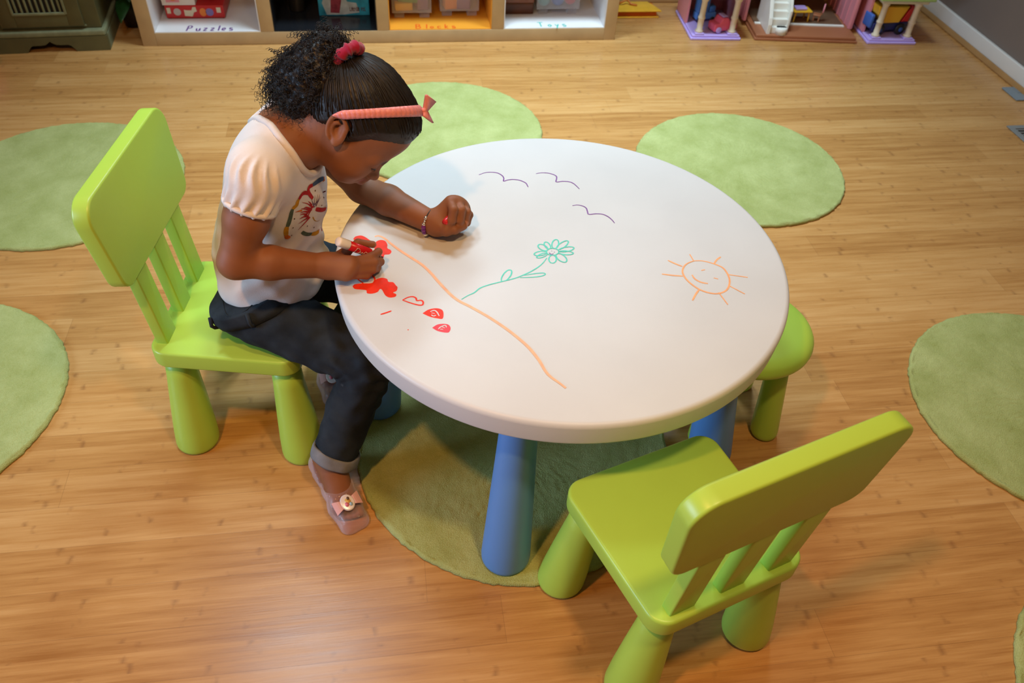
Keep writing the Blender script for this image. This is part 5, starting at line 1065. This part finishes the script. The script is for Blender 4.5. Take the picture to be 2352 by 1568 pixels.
# ------------------------------------------------------------------ jelly shoes
def shoe(tagname, an, heel, bl, toe, sd):
    an, heel, bl, toe, sd = map(A3, (an, heel, bl, toe, sd)); fw = (toe - heel) * A3((1, 1, 0)); fw /= np.linalg.norm(fw); up = A3((0, 0, 1)); S = SDF()
    foot(S, an, heel, bl, toe, sd, grow=.0042, toes=False)
    for w in (-.013, .012): S.add(cone(bl + sd * w, toe + sd * w * .75 + up * .004, .0205, .0165), .012)
    S.cut(lambda P: P[..., 2] - (.060 - .18 * np.clip((P - heel) @ fw, 0, .2)) if False else P[..., 2] - np.interp((P - heel) @ fw, [-.03, .0, .045, .09, .16], [.074, .066, .038, .056, .060]), .006)
    # the throat: from the ankle to the toe cap
    S.sub(cone(an + up * .012, heel * .36 + bl * .64 + up * .029, .036, .0265), .006)
    S.add(cone(heel * A3((1, 1, 0)) + up * .008, heel * A3((.5, .5, 0)) + bl * A3((.5, .5, 0)) + up * .0075, .0245, .0215), .006)
    for w in (-.012, .012): S.add(cone(heel * A3((.5, .5, 0)) + bl * A3((.5, .5, 0)) + up * .0075 + sd * w * .6, toe * A3((1, 1, 0)) + sd * w + up * .008, .018, .0185), .012)
    S.cut(lambda P: .0012 - P[..., 2], .003)
    lo = np.minimum(heel, toe) - .06; hi = np.maximum(heel, toe) + .06; lo[2] = 0; hi[2] = .10
    o, _ = sdf_object('jelly_shoe', S, lo, hi, .0020, M['jelly'], kid, 'clear pink jelly shoe with bow')
    # bow and oval badge on the toe cap
    c = bl * .62 + toe * .38; c = on_surface(S, c, up[None], 0, .06)[0] + up * .001; tl = (up * .9 + fw * .42); tl /= np.linalg.norm(tl); fl_ = np.cross(sd, tl); V = []
    for sg in (-1, 1):
        m = MB(); Vv = []; Ff = []
        for i in range(7):
            u_ = i / 6; wd = .0055 + .0085 * u_; zz = .006 + .004 * math.sin(u_ * PI) - .003 * u_
            for w in (-1, 1):
                for l in (0, .0022): Vv.append(tuple(c + sd * sg * (.004 + .024 * u_) + fl_ * w * wd + tl * (zz + l)))
        for i in range(6):
            a = i * 4
            for p_, q_ in ((0, 1), (1, 3), (3, 2), (2, 0)): Ff.append((a + p_, a + q_, a + 4 + q_, a + 4 + p_))
        Ff += [(0, 2, 3, 1), (24, 25, 27, 26)]; m.add(Vv, Ff, False); m.build('bow_loop', mk('pale_pink_ribbon', (.74, .42, .42), .55, .3), o)
    R_ = Matrix([[sd[i], fl_[i], tl[i]] for i in range(3)]).to_4x4(); T_ = Matrix.Translation(tuple(c + tl * .0075)) @ R_ @ Matrix.Diagonal((1.0, 1.18, 1, 1))
    bd_ = MB().lathe([(.0001, 0), (.0138, 0), (.0146, .0015), (.0138, .0032), (.012, .0034), (.0001, .0036)], 32, M=T_).build('oval_badge', mk('pearl_plastic', (.80, .74, .76), .2, .6), o)
    for col_, dx, dy, rr in ((('badge_gold', (.72, .45, .12)), -.001, .001, .0062), (('badge_pink', (.75, .20, .30)), .003, -.003, .004), (('badge_brown', (.12, .06, .03)), -.004, .006, .0028), (('badge_blue', (.35, .50, .62)), -.005, -.005, .0032)):
        MB().lathe([(.0001, 0), (rr, 0), (rr, .0004), (.0001, .0006)], 20, M=T_ @ Matrix.Translation((dx, dy, .0036 + (.0062 - rr) * .3))).build('printed_patch', mk(*col_, .3, .5), bd_)
shoe('R', *FR); shoe('L', *FL)
# ------------------------------------------------------------------ bracelet on the left wrist
br = bpy.data.objects.new('bracelet', None); COL.objects.link(br); br.parent = kid
w0, w1 = A3(J['elL']), A3(J['wrL']); ax_ = (w1 - w0) / np.linalg.norm(w1 - w0); bc_ = w1 - ax_ * .010; f1 = np.cross(ax_, (0, 0, 1)); f1 /= np.linalg.norm(f1); f2 = np.cross(f1, ax_)
ringp = lambda t_, r_=.0255: bc_ + (math.cos(t_) * f1 + math.sin(t_) * f2) * r_ + ax_ * .004 * math.cos(t_)
MB().tube([tuple(ringp(t_, .0247)) for t_ in np.linspace(0, 2 * PI, 48, endpoint=False)], .0011, 6, closed=True).build('cord', mk('black_cord', (.01, .01, .01), .6), br)
SIL = mk('silver_bead', (.85, .82, .78), .16, .5, Metallic=1.0); PUR = mk('purple_glass_bead', (.16, .025, .26), .15, .6)
for k, (t_, r_, mt, nm) in enumerate([(38, .0037, SIL, 'silver'), (24, .0022, SIL, 'silver'), (12, .0038, SIL, 'silver'), (-4, .0044, PUR, 'purple'), (-19, .0044, PUR, 'purple'), (-34, .0042, PUR, 'purple'), (-56, .0040, SIL, 'silver'), (-75, .003, SIL, 'silver')]):
    MB().sphere(tuple(ringp(math.radians(t_ + 10))), r_, 16, 10).build('bead', mt, br, nm + ' bead')
# ------------------------------------------------------------------ pen in the right hand and its cap in the left fist (things of their own)
kidM = Matrix.Translation((-.3292, 1.3131, 0)) @ Matrix.Rotation(math.atan2(-.165, .986), 4, 'Z')
def held(name, tip, back, label, cat):
    t = empty(name, (0, 0, 0), 0, label, cat); a, b = Vector(tip), Vector(back); z = (b - a).normalized(); y = Vector((0, 0, 1)).cross(z).normalized(); x = y.cross(z)
    t.matrix_world = kidM @ Matrix(((x.x, y.x, z.x, a.x), (x.y, y.y, z.y, a.y), (x.z, y.z, z.z, a.z), (0, 0, 0, 1))); return t
pen = held('marker_pen', (.3115, -.0600, .4835), (.2455, -.1145, .5580), 'fat red and white marker pen held in the right hand, uncapped tip on the table', 'marker pen')
MB().lathe([(.0001, 0), (.0018, .0006), (.0024, .004), (.0024, .010), (.0001, .010)], 20).build('nib', mk('dark_red_felt', (.14, .008, .006), .8), pen)
CRM = mk('cream_pen_plastic', (.78, .70, .60), .4, .4)
MB().lathe([(.0001, .008), (.0040, .008), (.0046, .012), (.0058, .016), (.0060, .026), (.0078, .030), (.0078, .034), (.0001, .034)], 28).build('collar', CRM, pen)
brl = MB().lathe([(.0001, .0342), (.0079, .0342), (.0084, .037), (.0084, .088), (.0001, .088)], 36).build('barrel', mk('red_pen_plastic', (.62, .012, .018), .3, .5), pen)
MB().lathe([(.0001, .0882), (.0086, .0882), (.0088, .0895), (.0088, .108), (.0084, .1105), (.0072, .1122), (.0001, .1124)], 36).build('end_cap', mk('white_pen_plastic', (.90, .87, .84), .4, .4), pen)
def on_barrel(lines, r, w, rot0, name, mat):
    m = MB()
    for ln in lines:
        q = smooth_line(ln, 4); P_ = [(r * math.cos(rot0 - v / r), r * math.sin(rot0 - v / r), .086 - u) for u, v in q]; m.tube(P_, w, 5)
    return m.build(name, mat, brl)
LOGO = [[(u * 1.25 - .004, v * 1.25) for u, v in l_] for l_ in [[(.014, -.004), (.014, .004), (.018, .005), (.0215, .002), (.021, -.002), (.018, -.004), (.014, -.004)], [(.0225, -.001), (.0245, .003), (.0265, -.001), (.0285, .003), (.0300, -.002)], [(.031, -.003), (.031, .004)], [(.031, .004), (.036, .0045)], [(.031, .0005), (.0355, .001)], [(.031, -.003), (.036, -.0025)]]]
ROT = math.radians(74)
on_barrel(LOGO, .00845, .00055, ROT, 'printed_logo', mk('white_print_ink', (.82, .70, .64), .5)); on_barrel([[(u + .001, v + .0016) for u, v in l] for l in LOGO[:2]], .00842, .00040, ROT, 'logo_shadow', mk('dark_red_print_ink', (.22, .004, .006), .5))
on_barrel([[(.010, -.0085), (.030, -.0085)]], .00842, .00018, ROT, 'printed_line', mk('pink_print_ink', (.80, .25, .24), .5))
cp = held('marker_cap', (.4205, -.0010, .5255), (.4380, .0300, .5290), 'red marker cap clutched inside the left fist', 'marker cap')
MB().lathe([(.0001, 0), (.0050, 0), (.0062, .0015), (.0066, .004), (.0068, .034), (.0062, .034), (.006, .008), (.0001, .008)], 28).build('cap_shell', mk('red_cap_plastic', (.60, .010, .016), .3, .5), cp)
# ------------------------------------------------------------------ flower print on the shirt front
PRT = [["blue",0.0075,[[[195.9,-43.8,622.5],[200.0,-28.2,619.0],[204.0,-11.8,614.2],[205.6,-2.6,609.8]]]],["orange",0.0075,[[[204.9,-8.4,610.7],[206.1,1.4,607.3]]]],["dark",0.0075,[]],["red",0.0075,[[[195.9,-44.0,622.2],[192.9,-53.9,625.3],[191.3,-58.9,622.3],[191.6,-58.0,614.4],[193.1,-54.7,606.8],[195.0,-51.5,599.7]],[[190.7,-59.9,615.6],[187.3,-68.7,622.6],[184.3,-75.2,623.6],[181.6,-78.8,620.4],[179.4,-81.0,617.3]]]],["gold",0.0075,[[[179.4,-81.0,617.3],[177.1,-83.3,613.2],[175.0,-84.3,607.4],[171.6,-87.8,605.0],[168.7,-89.8,602.5]]]],["green",0.0075,[[[168.7,-89.8,602.5],[166.2,-91.4,596.1],[163.9,-92.6,588.5],[161.2,-93.9,580.9],[158.7,-95.6,574.4],[156.4,-96.9,569.5]],[[174.0,-76.0,544.9],[177.2,-72.6,538.7],[181.2,-65.6,531.9],[184.2,-53.7,524.2]]]],["gold",0.0085,[[[156.1,-97.4,569.9],[153.4,-98.1,560.7],[152.2,-97.1,551.3]],[[184.2,-53.7,524.2],[187.4,-42.1,516.9],[190.8,-32.3,514.9]]]],["orange",0.0085,[[[152.2,-97.1,551.3],[152.6,-94.4,544.5],[156.8,-90.8,544.0]]]],["red",0.008,[[[190.8,-32.3,514.9],[188.0,-0.2,496.3]],[[196.6,-48.5,575.7],[199.8,-40.8,569.2],[202.2,-27.1,559.3],[203.3,-6.3,547.3]]]],["violet",0.003,[[[194.7,-52.5,585.9],[196.4,-48.9,592.9],[197.8,-44.6,602.2]],[[196.8,-48.6,584.3],[198.9,-44.1,589.8],[200.5,-38.0,599.8]],[[198.6,-44.7,586.4],[201.5,-37.0,590.8],[202.7,-32.0,595.9]],[[195.4,-51.2,581.3],[194.2,-53.8,592.3],[193.7,-54.2,600.0]],[[197.0,-47.8,580.9],[200.3,-41.3,586.1],[204.0,-30.0,590.0]],[[194.8,-52.4,586.8],[198.1,-45.6,587.1],[201.3,-38.5,586.1]]]],["red",0.004,[[[194.6,-53.0,584.4],[189.3,-62.0,582.7],[184.9,-69.2,579.9],[183.0,-71.1,573.6]],[[193.4,-55.0,583.8],[190.7,-60.2,590.9],[187.9,-65.0,597.8],[182.3,-74.8,606.9]],[[191.0,-59.0,582.7],[186.2,-67.7,592.1],[182.8,-72.8,593.5]],[[189.8,-61.1,582.1],[184.8,-69.8,589.7],[179.5,-77.4,595.6]],[[188.5,-63.6,580.0],[182.2,-73.9,586.8],[177.4,-79.8,587.8]],[[185.7,-67.4,576.8],[180.6,-75.7,583.3],[176.4,-81.0,583.9]],[[186.4,-65.6,572.8],[179.8,-76.1,576.9],[174.9,-82.5,576.4]],[[187.2,-63.8,569.7],[180.1,-74.6,569.3],[172.5,-83.8,567.8]],[[188.2,-62.4,567.8],[182.9,-69.4,563.9],[176.0,-77.0,558.3],[169.4,-82.3,553.1]],[[192.0,-57.1,581.4],[188.7,-62.7,577.6],[185.6,-66.7,570.7],[183.2,-69.2,566.6]],[[189.6,-61.6,579.7],[186.5,-65.6,573.7],[182.5,-71.0,569.7]],[[192.7,-56.3,588.4],[191.1,-59.1,595.8],[189.3,-62.5,600.8]],[[186.6,-66.2,579.8],[182.3,-72.9,577.7],[178.5,-77.7,576.1]]]],["orange",0.004,[[[180.2,-76.4,591.2],[175.6,-82.2,593.1],[171.4,-86.7,594.1]]]],["dark",0.0022,[[[205.7,-20.8,592.8],[207.1,-7.4,586.4]]]],["gold",0.0022,[[[191.9,-56.1,563.6],[192.6,-53.3,554.9],[194.4,-43.8,546.3],[195.0,-25.2,535.0]]]],["speck",0.0026,[[[197.3,-43.0,610.1],[198.7,-39.6,608.3]],[[205.9,-23.3,583.7],[206.5,-20.1,580.8]],[[203.3,-32.3,573.5],[203.4,-31.5,571.1]],[[167.9,-89.2,581.7],[169.4,-87.9,581.1]],[[163.8,-91.8,564.4],[164.8,-90.4,563.3]],[[182.2,-68.8,552.8],[183.3,-67.5,551.5]],[[189.3,-54.3,539.3],[189.8,-50.3,536.7]],[[158.5,-90.2,546.6],[159.7,-88.9,545.9]]]]]
def shirt_print(name, lines, w, mat, lab=None):
    m = MB()
    for ln in lines:
        q = np.array(smooth_line([(a / 1000, b / 1000, c / 1000) for a, b, c in ln], 3)); hh = .0008
        for _ in range(3):
            dd = shirt_sdf(q); g = np.stack([shirt_sdf(q + e * hh) - shirt_sdf(q - e * hh) for e in np.eye(3)], -1); g /= np.linalg.norm(g, axis=1)[:, None] + 1e-9; q = q - g * (dd - .0007)[:, None]
        n = len(q); tg = np.gradient(q, axis=0); tg /= np.linalg.norm(tg, axis=1)[:, None] + 1e-9; sd = np.cross(g, tg); ww = np.linspace(w, w * .12, n)[:, None] if (w < .0045 and n > 4) else np.array([w * (.6 + .4 * min(1, 3 * min(i, n - 1 - i) / n + .4)) for i in range(n)])[:, None] if n > 2 else np.full((n, 1), w)
        A, B_ = q + sd * ww / 2, q - sd * ww / 2; m.add([tuple(p) for p in A] + [tuple(p) for p in B_], [(i, i + 1, n + i + 1, n + i) for i in range(n - 1)], True)
    return m.build(name, mat, shirt, lab)
PC = {'red': (.42, .025, .03), 'dark': (.12, .012, .015), 'blue': (.06, .10, .18), 'green': (.09, .12, .085), 'gold': (.52, .25, .02), 'orange': (.60, .14, .02), 'violet': (.16, .09, .15), 'speck': (.18, .10, .06)}
for nm, w, lns in PRT: shirt_print('flower_print', lns, w, mk(nm + '_fabric_ink', PC[nm], .85, .1, var=.2, vscale=150), nm + ' strokes of the flower print')
